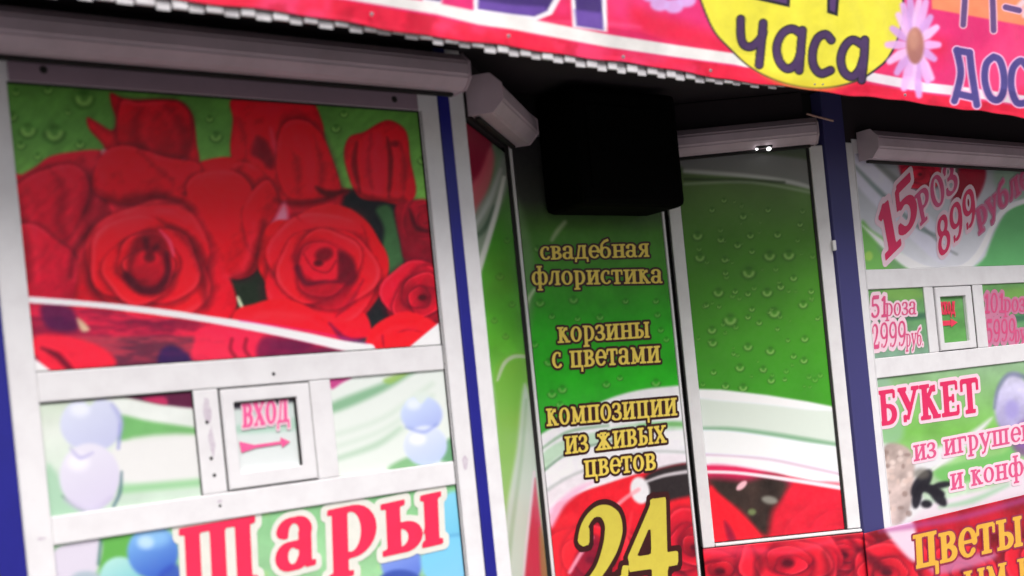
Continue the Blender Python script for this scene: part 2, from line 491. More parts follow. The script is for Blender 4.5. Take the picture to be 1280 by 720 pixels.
def ring(cx=.42, rx=.29, cy=.5, ry=.44, **k): return arc(cx, cy, rx, ry, 0, 360, n=24, **k)
G = {
 'о': (.86, [ring()]),
 'с': (.76, [arc(.44, .5, .30, .44, 55, 315), dot(.60, .78, .13)]),
 'е': (.80, [arc(.43, .5, .30, .44, 0, 318), ln((.2, .52), (.74, .52), w=t_)]),
 'а': (.86, [ln((.60, .06), (.60, .72), w=T), arc(.38, .72, .24, .22, 0, 170), dot(.2, .72, .13), arc(.34, .27, .23, .22, 60, 330), ln((.60, .06), (.82, .07), w=t_)]),
 'в': (.86, st(.24, a=.22) + [arc(.40, .75, .24, .20, -90, 90), arc(.40, .28, .30, .22, -90, 90), ln((.24, .94), (.42, .94), w=t_), ln((.24, .5), (.42, .5), w=t_), ln((.24, .06), (.42, .06), w=t_)]),
 'д': (.98, [ln((.68, .06), (.68, .96), w=T), ln((.38, .95), (.22, .08), w=t_ * 1.2), ln((.28, .945), (.86, .945), w=t_), ln((.04, .06), (.94, .06), w=t_), ln((.09, .1), (.07, -.24), w=t_ * 1.2), ln((.90, .1), (.92, -.24), w=t_ * 1.2)]),
 'б': (.86, [arc(.42, .42, .29, .37, 0, 360, n=24), ln((.14, .45), (.18, 1.02), w=T * .7), ln((.18, 1.02), (.38, 1.22), w=T * .6), ln((.34, 1.22), (.68, 1.34), w=T * .7)]),
 'н': (1.0, st(.26) + st(.76) + [ln((.26, .5), (.76, .5), w=t_)]),
 'я': (.88, st(.62, a=.2) + [arc(.46, .73, .26, .22, 90, 270), ln((.46, .945), (.62, .945), w=t_), ln((.46, .5), (.62, .5), w=t_), ln((.46, .5), (.14, .05), w=T * .8), ln((.02, .06), (.26, .06), w=t_)]),
 'ф': (1.14, [arc(.36, .5, .24, .42, 0, 360, n=22), arc(.80, .5, .24, .42, 0, 360, n=22)] + st(.58, -.36, 1.36, w=T * .9, a=.2)),
 'л': (.96, st(.70, a=.2) + [ln((.36, .945), (.72, .945), w=t_), ln((.38, .95), (.28, .3), w=t_ * 1.3), ln((.28, .3), (.14, .1), w=T * .7), dot(.12, .12, .12)]),
 'р': (.90, st(.26, -.34, 1.0, a=.22, top=False) + [ln((.05, .945), (.3, .945), w=t_), arc(.44, .5, .31, .44, -105, 105)]),
 'и': (1.02, st(.26) + st(.78) + [ln((.30, .12), (.74, .88), w=t_ * 1.2)]),
 'т': (.88, st(.44, top=False) + [ln((.08, .93), (.80, .93), w=t_ * 1.2), ln((.09, .95), (.09, .64), w=t_), ln((.79, .95), (.79, .64), w=t_)]),
 'к': (.94, st(.25) + [ln((.3, .5), (.62, .92), w=t_ * 1.3), dot(.68, .86, .13), ln((.40, .56), (.72, .06), w=T * .95), ln((.56, .06), (.92, .06), w=t_)]),
 'з': (.74, [arc(.34, .74, .23, .21, -90, 150), arc(.34, .27, .29, .22, -150, 90), dot(.13, .78, .12), dot(.09, .22, .13), ln((.2, .51), (.36, .51), w=t_)]),
 'ы': (1.20, st(.25) + st(.96, a=.2) + [arc(.38, .29, .27, .23, -90, 90), ln((.25, .52), (.40, .52), w=t_), ln((.25, .06), (.40, .06), w=t_)]),
 'ц': (1.02, st(.26, bot=False) + st(.74, bot=False) + [ln((.10, .06), (.94, .06), w=t_ * 1.1), ln((.92, .10), (.92, -.28), w=t_ * 1.3)]),
 'м': (1.18, st(.92) + [ln((.22, .02), (.26, .95), w=t_ * 1.2), ln((.24, .94), (.54, .10), w=T), ln((.56, .08), (.88, .92), w=t_), ln((.04, .06), (.40, .06), w=t_), ln((.06, .945), (.26, .945), w=t_)]),
 'п': (1.0, st(.26) + st(.76) + [ln((.2, .945), (.8, .945), w=t_)]),
 'ж': (1.26, st(.62) + [ln((.60, .52), (.28, .90), w=t_ * 1.3), dot(.22, .86, .12), ln((.58, .55), (.18, .06), w=T * .85), ln((.02, .06), (.36, .06), w=t_), ln((.64, .52), (.96, .90), w=t_ * 1.3), dot(1.02, .86, .12), ln((.66, .55), (1.06, .06), w=T * .85), ln((.88, .06), (1.22, .06), w=t_)]),
 'х': (.96, [ln((.18, .94), (.74, .06), w=T), ln((.74, .94), (.18, .06), w=t_ * 1.2), ln((.02, .945), (.42, .945), w=t_), ln((.58, .945), (.92, .945), w=t_), ln((.02, .06), (.36, .06), w=t_), ln((.52, .06), (.94, .06), w=t_)]),
 'ш': (1.44, st(.26) + st(.70) + st(1.14) + [ln((.2, .06), (1.2, .06), w=t_)]),
 'г': (.80, st(.26) + [ln((.2, .94), (.70, .94), w=t_ * 1.2), ln((.69, .96), (.69, .66), w=t_)]),
 'у': (.94, [ln((.18, .94), (.50, .12), w=T), ln((.80, .94), (.36, -.26), w=t_ * 1.2), dot(.26, -.26, .13), ln((.02, .945), (.40, .945), w=t_), ln((.62, .945), (.94, .945), w=t_)]),
 'ь': (.82, st(.25) + [arc(.38, .29, .27, .23, -90, 90), ln((.25, .52), (.40, .52), w=t_), ln((.25, .06), (.40, .06), w=t_)]),
 'й': (1.02, st(.26) + st(.78) + [ln((.30, .12), (.74, .88), w=t_ * 1.2), arc(.52, 1.34, .18, .14, 200, 340)]),
 'Б': (.90, st(.26) + [ln((.2, .945), (.74, .945), w=t_), ln((.74, .97), (.74, .74), w=t_), arc(.42, .30, .30, .24, -90, 90), ln((.26, .545), (.44, .545), w=t_), ln((.26, .06), (.44, .06), w=t_)]),
 'У': (.96, [ln((.18, .94), (.54, .34), w=T), ln((.82, .94), (.40, .08), w=t_ * 1.2), dot(.28, .12, .14), ln((.02, .945), (.42, .945), w=t_), ln((.62, .945), (.96, .945), w=t_)]),
 'Е': (.88, st(.26) + [ln((.2, .945), (.74, .945), w=t_), ln((.74, .97), (.74, .72), w=t_), ln((.26, .5), (.58, .5), w=t_), ln((.57, .62), (.57, .38), w=t_), ln((.2, .06), (.78, .06), w=t_), ln((.77, .04), (.77, .3), w=t_)]),
 'В': (.88, st(.24, a=.22) + [arc(.42, .74, .25, .20, -90, 90), arc(.42, .29, .30, .23, -90, 90), ln((.24, .94), (.44, .94), w=t_), ln((.24, .52), (.44, .52), w=t_), ln((.24, .06), (.44, .06), w=t_)]),
 'Р': (.88, st(.26) + [arc(.42, .70, .30, .24, -90, 90), ln((.26, .94), (.44, .94), w=t_), ln((.26, .46), (.44, .46), w=t_)]),
 '2': (.80, [(smooth_open([(.12, .66), (.15, .80), (.27, .91), (.42, .91), (.54, .80), (.56, .66), (.50, .48), (.36, .28), (.14, .10)], 4).tolist(), np.interp(np.linspace(0, 1, 33), np.linspace(0, 1, 9), [.15, .11, .10, .15, .24, .27, .23, .15, .12])), dot(.16, .67, .11), ln((.10, .09), (.70, .09), w=.17), ln((.70, .04), (.73, .28), w=.1)]),
 '4': (.84, [ln((.52, .02), (.52, .96), w=.25), ln((.50, .94), (.08, .34), w=t_), ln((.06, .31), (.80, .31), w=.15)]),
 '1': (.62, [ln((.34, .04), (.34, .94), w=.26), ln((.34, .92), (.12, .74), w=.14), ln((.08, .06), (.60, .06), w=.13)]),
 '5': (.80, [ln((.20, .92), (.70, .92), w=.18), ln((.20, .92), (.18, .52), w=.13), arc(.38, .32, .28, .27, -140, 115, thick=.25, thin=.14), dot(.14, .18, .12)]),
 '8': (.82, [arc(.40, .74, .23, .21, 0, 360, n=20, thick=.2), arc(.40, .28, .28, .24, 0, 360, n=20, thick=.23)]),
 '9': (.82, [arc(.40, .67, .27, .28, 0, 360, n=22, thick=.23), arc(.36, .54, .32, .48, 20, -95, thick=.22), dot(.2, .12, .12)]),
 '0': (.82, [arc(.40, .5, .27, .45, 0, 360, n=24, thick=.25)]),
 '3': (.78, [arc(.34, .72, .24, .22, -90, 150, thick=.22), arc(.34, .28, .29, .23, -150, 90, thick=.24), dot(.13, .76, .12), dot(.09, .22, .12)]),
 '.': (.34, [dot(.14, .1, .12)]),
 ' ': (.52, []),
}
for a_, b_ in (('О', 'о'), ('Х', 'х'), ('Т', 'т'), ('К', 'к'), ('З', 'з'), ('Д', 'д'), ('Ц', 'ц')): G[a_] = G[b_]

def ribbon(pts, w, o):
    p = np.array(pts, float); m = len(p)
    ws = np.full(m, float(w)) if np.isscalar(w) else np.array(w, float)
    ws = ws / 2 + o
    closed = m > 3 and np.linalg.norm(p[0] - p[-1]) < 1e-6
    tg = np.gradient(p, axis=0)
    if closed: tg[0] = tg[-1] = p[1] - p[-2]
    tg /= np.linalg.norm(tg, axis=1)[:, None] + 1e-9
    if not closed and o > 0:
        p[0] = p[0] - tg[0] * o; p[-1] = p[-1] + tg[-1] * o
    n = np.stack([-tg[:, 1], tg[:, 0]], 1)
    return p + n * ws[:, None], p - n * ws[:, None]

def stroke_sdf(X, Y, strokes, unit=1.0):
    """distance to the union of variable-width strokes (negative inside)"""
    D = np.full(X.shape, 9.0)
    for pts, w in strokes:
        p = np.array(pts, float); m = len(p)
        ws = (np.full(m, float(w)) if np.isscalar(w) else np.array(w, float)) / 2
        lo = p.min(0) - ws.max() - .4 * unit; hi = p.max(0) + ws.max() + .4 * unit
        k = np.nonzero((X > lo[0]) & (X < hi[0]) & (Y > lo[1]) & (Y < hi[1]))
        x, y = X[k], Y[k]; d = np.full(x.shape, 9.0)
        flat = m == 2 and np.isscalar(w)
        for i in range(m - 1):
            e = p[i + 1] - p[i]; L2 = e @ e + 1e-12
            tr = ((x - p[i, 0]) * e[0] + (y - p[i, 1]) * e[1]) / L2
            t = np.clip(tr, 0, 1)
            if flat:                                  # square-ended stem or serif
                L = math.sqrt(L2); a = np.abs(((x - p[i, 0]) * e[1] - (y - p[i, 1]) * e[0]) / L) - ws[0]
                b = np.abs(tr - .5) * L - L / 2
                q = np.hypot(np.maximum(a, 0), np.maximum(b, 0)) + np.minimum(np.maximum(a, b), 0)
            else:
                q = np.hypot(x - p[i, 0] - t * e[0], y - p[i, 1] - t * e[1]) - (ws[i] * (1 - t) + ws[i + 1] * t)
            d = np.minimum(d, q)
        D[k] = np.minimum(D[k], d)
    return D

def iso_mesh(D, gx, gy, iso):
    """flat mesh of the region D < iso on a regular grid, with straight-cut edges"""
    V = []; Fc = []; key = {}
    A = D - iso
    nxx, nyy = len(gx), len(gy)
    def vtx(k, x, y):
        if k not in key: key[k] = len(V); V.append((x, y))
        return key[k]
    ins = A < 0
    cnt = ins[:-1, :-1].astype(int) + ins[1:, :-1] + ins[:-1, 1:] + ins[1:, 1:]
    for j, i in zip(*np.nonzero(cnt)):
        cs = [(j, i), (j, i + 1), (j + 1, i + 1), (j + 1, i)]
        if cnt[j, i] == 4:
            Fc.append([vtx(c, gx[c[1]], gy[c[0]]) for c in cs]); continue
        for tri in ((0, 1, 2), (0, 2, 3)):
            c3 = [cs[k] for k in tri]; out = []
            for k in range(3):
                a, b = c3[k], c3[(k + 1) % 3]
                if ins[a]: out.append(vtx(a, gx[a[1]], gy[a[0]]))
                if ins[a] != ins[b]:
                    u, v = (a, b) if a < b else (b, a)
                    t = A[u] / (A[u] - A[v]); t = min(max(t, .02), .98)
                    out.append(vtx((u, v), gx[u[1]] + t * (gx[v[1]] - gx[u[1]]), gy[u[0]] + t * (gy[v[0]] - gy[u[0]])))
            if len(out) >= 3: Fc.append(out)
    return np.array(V, float), Fc

LAYER = [0]
def letters(name, parent, pl, off, runs, fill, back=None, o=0.09, lift=0.0012, weight=1.0):
    """runs: (text, baseline start, baseline end, x-height vector[, first glyph scale]); thin cut vinyl: a backing outline, then the face"""
    for run in runs:
        LAYER[0] = (LAYER[0] + 1) % 7; off_ = off + LAYER[0] * .00013     # no two outlines share a plane
        txt, p0, p1, hv = run[:4]
        big = run[4] if len(run) > 4 else 1.0
        p0 = np.array(p0, float); p1 = np.array(p1, float); hv = np.array(hv, float)
        strokes = []; x = 0.0
        for i, c in enumerate(txt):
            k = big if i == 0 else 1.0
            for pts, wd in G[c][1]:
                w_ = np.asarray(wd) * k * (weight if np.max(wd) > .2 else 1)
                w_ = float(w_) if np.ndim(w_) == 0 else w_
                strokes.append(([(x + a * k, b * k) for a, b in pts], w_))
            x += G[c][0] * k
        tot = x; dx = .042
        gx = np.arange(-.35, tot + .35, dx); gy = np.arange(-.65, 1.75 * max(1, big * .9), dx)
        XX, YY = np.meshgrid(gx, gy)
        D = stroke_sdf(XX, YY, strokes)
        for mat_, iso, lf, nm in ((back, o, 0.0, name + '_outline'), (fill, 0.0, lift, name)):
            if mat_ is None: continue
            V, Fc = iso_mesh(D, gx, gy, iso)
            if not len(V): continue
            me = bpy.data.meshes.new(nm)
            me.from_pydata(pl.hit(p0 + (p1 - p0) * V[:, :1] / tot + hv * V[:, 1:2], off_ + lf).tolist(), [], Fc); me.update()
            me.materials.append(mat_)
            ob = link(bpy.data.objects.new(nm, me), parent)

def cut(name, parent, pl, off, polys, m):
    """flat cut vinyl made of convex pieces that meet edge to edge"""
    bm = bmesh.new()
    for p in polys: bm.faces.new([bm.verts.new(v) for v in pl.hit(np.array(p, float), off)])
    bmesh.ops.recalc_face_normals(bm, faces=bm.faces[:])
    return obj(name, bm, m, parent)

# ================================================================== SETTING
bm = bmesh.new()
bmesh.ops.create_grid(bm, x_segments=4, y_segments=4, size=120)
for v in bm.verts: v.co.z = -0.12
tag(obj('road', bm, M['asphalt']), kind='structure')
bm = bmesh.new(); box(bm, FRONT, -20, 30, -0.2, 0.0, -8, 6.2, 0.02)
tag(obj('pavement', bm, M['pave']), kind='structure')

# ================================================================== KIOSK
kiosk = thing('kiosk', 'white and blue flower kiosk with roller shutters, printed panels and a recessed corner entrance', 'kiosk')
TOPZ = 2.80
def kbox(name, pl, s0, s1, z0, z1, o0, o1, m, bev=0.003, parent=None):
    bm = bmesh.new(); box(bm, pl, s0, s1, z0, z1, o0, o1, bev); return obj(name, bm, m, parent or kiosk)
# carcass
kbox('roof', FRONT, .62, 7.40, TOPZ + .012, TOPZ + .20, -3.2, .55, M['roof'], .01)
kbox('soffit', FRONT, .64, 7.38, TOPZ - .03, TOPZ + .010, -.62, .54, M['soffit'], 0)
kbox('wall', FRONT, .715, .775, 0.02, TOPZ - .035, -3.0, -.06, M['wall'])
kbox('wall', FRONT, 7.20, 7.26, 0.02, TOPZ - .035, -3.0, -.06, M['wall'])
kbox('wall', FRONT, .78, 7.195, 0.02, TOPZ - .035, -3.06, -3.0, M['wall'])
kbox('floor', FRONT, .72, 7.25, 0.004, 0.10, -2.98, -.1, M['pave'])
# dark inner boards behind the panels
kbox('backing_board', FRONT, .80, 2.50, .12, TOPZ - .035, -.10, -.055, M['dark'], 0)
kbox('backing_board', FRONT, 4.62, 7.19, .12, TOPZ - .035, -.10, -.055, M['dark'], 0)
kbox('backing_board', LSPLAY, .0, .70, .12, TOPZ - .035, -.10, -.03, M['dark'], 0)
kbox('backing_board', DOOR, 2.98, 4.02, .12, TOPZ - .035, -.14, -.05, M['dark'], 0)
kbox('backing_board', RSPLAY, .0, .79, .12, TOPZ - .035, -.10, -.05, M['dark'], 0)
# fascia boards above the shutter boxes (dark, under the canopy)
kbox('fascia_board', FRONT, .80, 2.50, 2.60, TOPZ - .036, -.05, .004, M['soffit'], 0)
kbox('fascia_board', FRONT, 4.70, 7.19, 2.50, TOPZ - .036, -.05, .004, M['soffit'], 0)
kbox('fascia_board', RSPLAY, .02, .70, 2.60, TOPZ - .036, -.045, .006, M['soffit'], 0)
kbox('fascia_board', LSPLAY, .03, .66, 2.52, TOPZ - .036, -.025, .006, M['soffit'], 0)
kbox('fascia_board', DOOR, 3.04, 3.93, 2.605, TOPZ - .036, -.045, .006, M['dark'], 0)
# posts
kbox('post', FRONT, .722, .797, .02, TOPZ - .036, -.05, .022, M['blue'], .004)
kbox('post', FRONT, 2.394, 2.442, .02, TOPZ - .036, -.05, .016, M['blue'], .004)
p = kbox('post', FRONT, 4.600, 4.757, .02, TOPZ - .036, -.05, .016, M['oldblue'], .006)
p['label'] = 'wide faded violet blue corner post'
kbox('corner_strip', FRONT, 2.444, 2.512, .02, TOPZ - .036, -.05, .010, M['white'], .004)
kbox('corner_strip', FRONT, 4.760, 4.812, .02, 2.52, -.05, .012, M['white'], .004)
kbox('corner_strip', RSPLAY, .006, .064, .622, 2.44, -.05, .014, M['white'], .005)
# left bay window frame
def bars(name, pl, rects, o0, o1, m, parent=None, bev=.004):
    """each bar is a part of its own"""
    for s0, s1, z0, z1 in rects:
        bm = bmesh.new(); box(bm, pl, s0, s1, z0, z1, o0, o1, bev); o = obj(name, bm, m, parent or kiosk)
    return o
def surround(name, pl, s0, s1, z0, z1, i0, i1, j0, j1, o0, o1, m, parent):
    """one closed frame round an opening i0..i1 x j0..j1"""
    bm = bmesh.new(); outer = [(s0, z0), (s1, z0), (s1, z1), (s0, z1)]; inner = [(i0, j0), (i1, j0), (i1, j1), (i0, j1)]
    V = {}
    for k, o in (('b', o0), ('f', o1)):
        for r, q in (('o', outer), ('i', inner)):
            for n_, (a, z) in enumerate(q): V[k, r, n_] = bm.verts.new(pl.a + pl.u * a + pl.n * o + np.array([0, 0, z]))
    for n_ in range(4):
        q = (n_ + 1) % 4
        bm.faces.new((V['f', 'o', n_], V['f', 'o', q], V['f', 'i', q], V['f', 'i', n_]))
        bm.faces.new((V['b', 'o', n_], V['b', 'i', n_], V['b', 'i', q], V['b', 'o', q]))
        bm.faces.new((V['f', 'o', n_], V['b', 'o', n_], V['b', 'o', q], V['f', 'o', q]))
        bm.faces.new((V['f', 'i', n_], V['f', 'i', q], V['b', 'i', q], V['b', 'i', n_]))
    bmesh.ops.recalc_face_normals(bm, faces=bm.faces[:])
    bmesh.ops.bevel(bm, geom=[e for e in bm.edges if all(any((v.co - V['f', r, n_].co).length < 1e-6 for r in 'oi' for n_ in range(4)) for v in e.verts)], offset=.003, segments=2, affect='EDGES')
    bmesh.ops.recalc_face_normals(bm, faces=bm.faces[:])
    return obj(name, bm, m, parent)
ZT, Z1a, Z1b, Z2a, Z2b = 2.624, 1.658, 1.568, 1.230, 1.144
left_frame = surround('window_frame', FRONT, .800, 2.391, .12, 2.622, .8795, 2.3175, .22, 2.524, -.05, .012, M['white'], kiosk)
bars('frame_rail', FRONT, [(.880, 2.304, Z1b, Z1a)], -.05, .009, M['white'], left_frame)
bars('frame_rail', FRONT, [(.880, 2.304, Z2b, Z2a)], -.05, .009, M['white'], left_frame)
bars('mullion', FRONT, [(1.349, 1.432, Z2a + .001, Z1b - .001)], -.05, .007, M['white'], left_frame)
bars('mullion', FRONT, [(1.758, 1.837, Z2a + .001, Z1b - .001)], -.05, .007, M['white'], left_frame)
bars('gasket_and_shade', FRONT, [(2.306, 2.317, .2205, 2.5235)], -.05, .004, M['gasket_and_shade'], left_frame, 0)
bars('gasket_and_shade', FRONT, [(2.3095, 2.3125, .2205, 2.5235)], .0045, .007, M['white'], left_frame, 0)
hatch = surround('hatch_frame', FRONT, 1.438, 1.752, 1.236, 1.562, 1.479, 1.7028, 1.286, 1.517, -.04, .014, M['white'], left_frame)
bars('gasket_and_shade', FRONT, [(1.4325, 1.4375, 1.232, 1.566), (1.7525, 1.7575, 1.232, 1.566)], -.05, .002, M['gasket_and_shade'], left_frame, 0)
# dents and stains on the mullion: small screw heads
for s, z in ((1.385, 1.462), (1.387, 1.345), (1.392, 1.29), (1.40, 1.19), (1.63, 1.60)): 
    bm = bmesh.new(); disc(bm, FRONT, s, z, .006, .0075 if s < 1.6 else .0095, .003); obj('screw', bm, M['gasket_and_shade'], left_frame)
# right bay window frame
r1a, r1b, r3a, r3b = 1.890, 1.791, 1.448, 1.349
right_frame = surround('window_frame', FRONT, 4.814, 7.14, .12, 2.54, 4.8245, 7.0585, .22, 2.47, -.05, .010, M['white'], kiosk)
bars('frame_rail', FRONT, [(4.826, 7.058, r1b, r1a)], -.05, .009, M['white'], right_frame)
bars('frame_rail', FRONT, [(4.826, 7.058, r3b, r3a)], -.05, .009, M['white'], right_frame)
bars('mullion', FRONT, [(5.287, 5.366, r3a + .001, r1b - .001)], -.05, .007, M['white'], right_frame)
bars('mullion', FRONT, [(5.726, 5.821, r3a + .001, r1b - .001)], -.05, .007, M['white'], right_frame)
surround('hatch_frame', FRONT, 5.374, 5.700, 1.452, 1.786, 5.4122, 5.6398, 1.492, 1.735, -.04, .014, M['white'], right_frame)
bars('gasket_and_shade', FRONT, [(5.3665, 5.3735, 1.449, 1.789), (5.7005, 5.7255, 1.449, 1.789)], -.05, .001, M['gasket_and_shade'], right_frame, 0)
# right splay glazing frame and sill
sframe = bars('window_frame', RSPLAY, [(.712, .775, .643, 2.50)], -.05, .012, M['white'])
bars('gasket_and_shade', RSPLAY, [(.700, .710, .643, 2.50)], -.05, .005, M['gasket_and_shade'], sframe, 0)
bars('window_sill', RSPLAY, [(.0655, .778, .624, .638)], -.05, .020, M['white'], sframe, .004)
bars('latch', RSPLAY, [(.772, .790, 1.985, 2.035)], .013, .03, M['white'], sframe, .004)
bars('rail_shade_plate', FRONT, [(.884, 2.300, 2.522, 2.584)], .0125, .020, M['railshade'], left_frame)  # plate added over the white rail to carry the shade below the shutter box
for s, z in ((.985, 2.562), (2.20, 2.555)):
    bm = bmesh.new(); disc(bm, FRONT, s, z, .012, .0205, .004); obj('screw', bm, M['gasket_and_shade'], left_frame)
bars('gasket_and_shade', FRONT, [(1.4785, 1.703, 1.5125, 1.5168), (1.6965, 1.7024, 1.2865, 1.512)], -.003, .006, M['gasket_and_shade'], left_frame, 0)  # dark strips standing in for the hatch recess's shadow, top and right
bars('gasket_and_shade', FRONT, [(1.3445, 1.3488, 1.2305, 1.5675), (.8798, 1.3440, 1.5635, 1.5676)], .0006, .004, M['gasket_and_shade'], left_frame, 0)  # dark strips imitating shadow lines at the small window's right and top edges
bars('gasket_and_shade', FRONT, [(.8798, 2.3055, 1.6584, 1.6615), (.8798, 2.3055, 2.5175, 2.5235)], .0006, .006, M['gasket_and_shade'], left_frame, 0)  # dark strips imitating shadow lines along the rose poster's bottom and top
for s, z, rx, rz in ((1.40, 1.145 + .06, .010, .006), (1.39, 1.50, .014, .045), (.845, 1.17, .016, .004), (2.352, 1.22, .013, .03), (1.395, 1.40, .012, .05)):
    bm = bmesh.new(); o_ = .0128 if s < .9 or s > 2.3 else (.0098 if z < 1.22 else .0078)
    vs_ = [bm.verts.new(v) for v in (FRONT.P(s + rx * math.cos(a) * random.uniform(.6, 1.2), z + rz * math.sin(a) * random.uniform(.7, 1.15), o_) for a in np.linspace(0, 6.0, 16))]
    bm.faces.new(vs_); obj('grime', bm, M['grime'], left_frame)
# entrance door
door = kbox('door', DOOR, 3.062, 3.918, .11, 2.60, -.04, -.004, M['white'])
bars('door_frame', DOOR, [(3.043, 3.058, .11, 2.60), (3.921, 3.934, .11, 2.60)], -.05, .006, M['white'], door)
bars('gasket_and_shade', DOOR, [(3.020, 3.041, .11, 2.60), (3.9345, 3.942, .11, 2.60)], -.05, .002, M['gasket_and_shade'], door, 0)

# ================================================================== ROLLER SHUTTER BOXES
def shutter(label, pl, s0, s1, zb, zt, depth, cap=True):
    h = zt - zb; c = h * .30
    t = thing('roller_shutter_box', label, 'shutter box', 'roller shutter boxes over the kiosk windows')
    prof = [(.012, zb), (depth - c * 1.0, zb), (depth, zb + c), (depth, zt - c), (depth - c, zt), (.012, zt)]
    bm = bmesh.new(); prism(bm, pl, prof, s0 + .006, s1 - .006)
    bmesh.ops.bevel(bm, geom=[e for e in bm.edges if abs((e.verts[0].co - e.verts[1].co).normalized().dot(Vector(pl.u))) > .9], offset=.008, segments=3, affect='EDGES')
    obj('housing', bm, M['shutter'], t)
    pr2 = [(o + (.004 if o > .05 else 0), z + (.003 if z > zb + h / 2 else -.003)) for o, z in prof]
    for a, b in ((s0, s0 + .0055), (s1 - .0055, s1)):
        bm = bmesh.new(); prism(bm, pl, pr2, a, b); obj('end_cap', bm, M['shutter'], t)
    # curtain bottom slat, guide clips
    bm = bmesh.new(); box(bm, pl, s0 + .03, s1 - .03, zb - .014, zb - .002, .03, .05, .002); obj('bottom_slat', bm, M['gasket_and_shade'], t)
    return t
shutter('long pale roller shutter box above the red rose panel', FRONT, .815, 2.470, 2.590, 2.722, .13)
shutter('short pale roller shutter box end-on in the shade beside the black box', LSPLAY, .03, .70, 2.525, 2.67, .15)
shutter('roller shutter box above the plain green waterdrop panel', RSPLAY, .03, .74, 2.502, 2.628, .10)
shutter('grey roller shutter box above the fifteen roses price panel', FRONT, 4.85, 7.14, 2.43, 2.568, .13)

# black box hanging over the door
bbx = thing('black_box', 'pitch black box hanging in the entrance recess above the gold lettered door', 'black box')
bm = bmesh.new(); box(bm, DOOR, 3.20, 3.815, 2.225, 2.74, .008, .28, .03); obj('casing', bm, M['black'], bbx)
bm = bmesh.new(); box(bm, DOOR, 3.26, 3.75, 2.30, 2.66, .2805, .286, .003); obj('front_cover', bm, M['black'], bbx)

# ================================================================== CANOPY EDGE: white profiled sheet showing under the banner
bm = bmesh.new()
x = .40; k = 0
while x < 3.62:
    zb = np.interp(x, [.4, 1.84, 2.31, 2.73, 3.2, 3.42, 3.62], [2.577, 2.577, 2.555, 2.538, 2.534, 2.538, 2.546])
    raised = (k % 2 == 0)
    wd = (.050 if raised else .046) * random.uniform(.9, 1.12); zb += random.uniform(-.003, .003)
    box(bm, FRONT, x, x + wd - .005, zb + (.005 if raised else -.002), zb + (.032 if raised else .020), .584, .588 + (.006 if raised else 0), .002)
    box(bm, FRONT, x - .004, x + wd, zb + .016, zb + .09, .576, .5835, 0)
    x += wd; k += 1
obj('eave_trim', bm, M['corr'], kiosk)
kbox('eave_beam', FRONT, .40, 7.36, 2.63, TOPZ - .032, .50, .54, M['soffit'], 0)

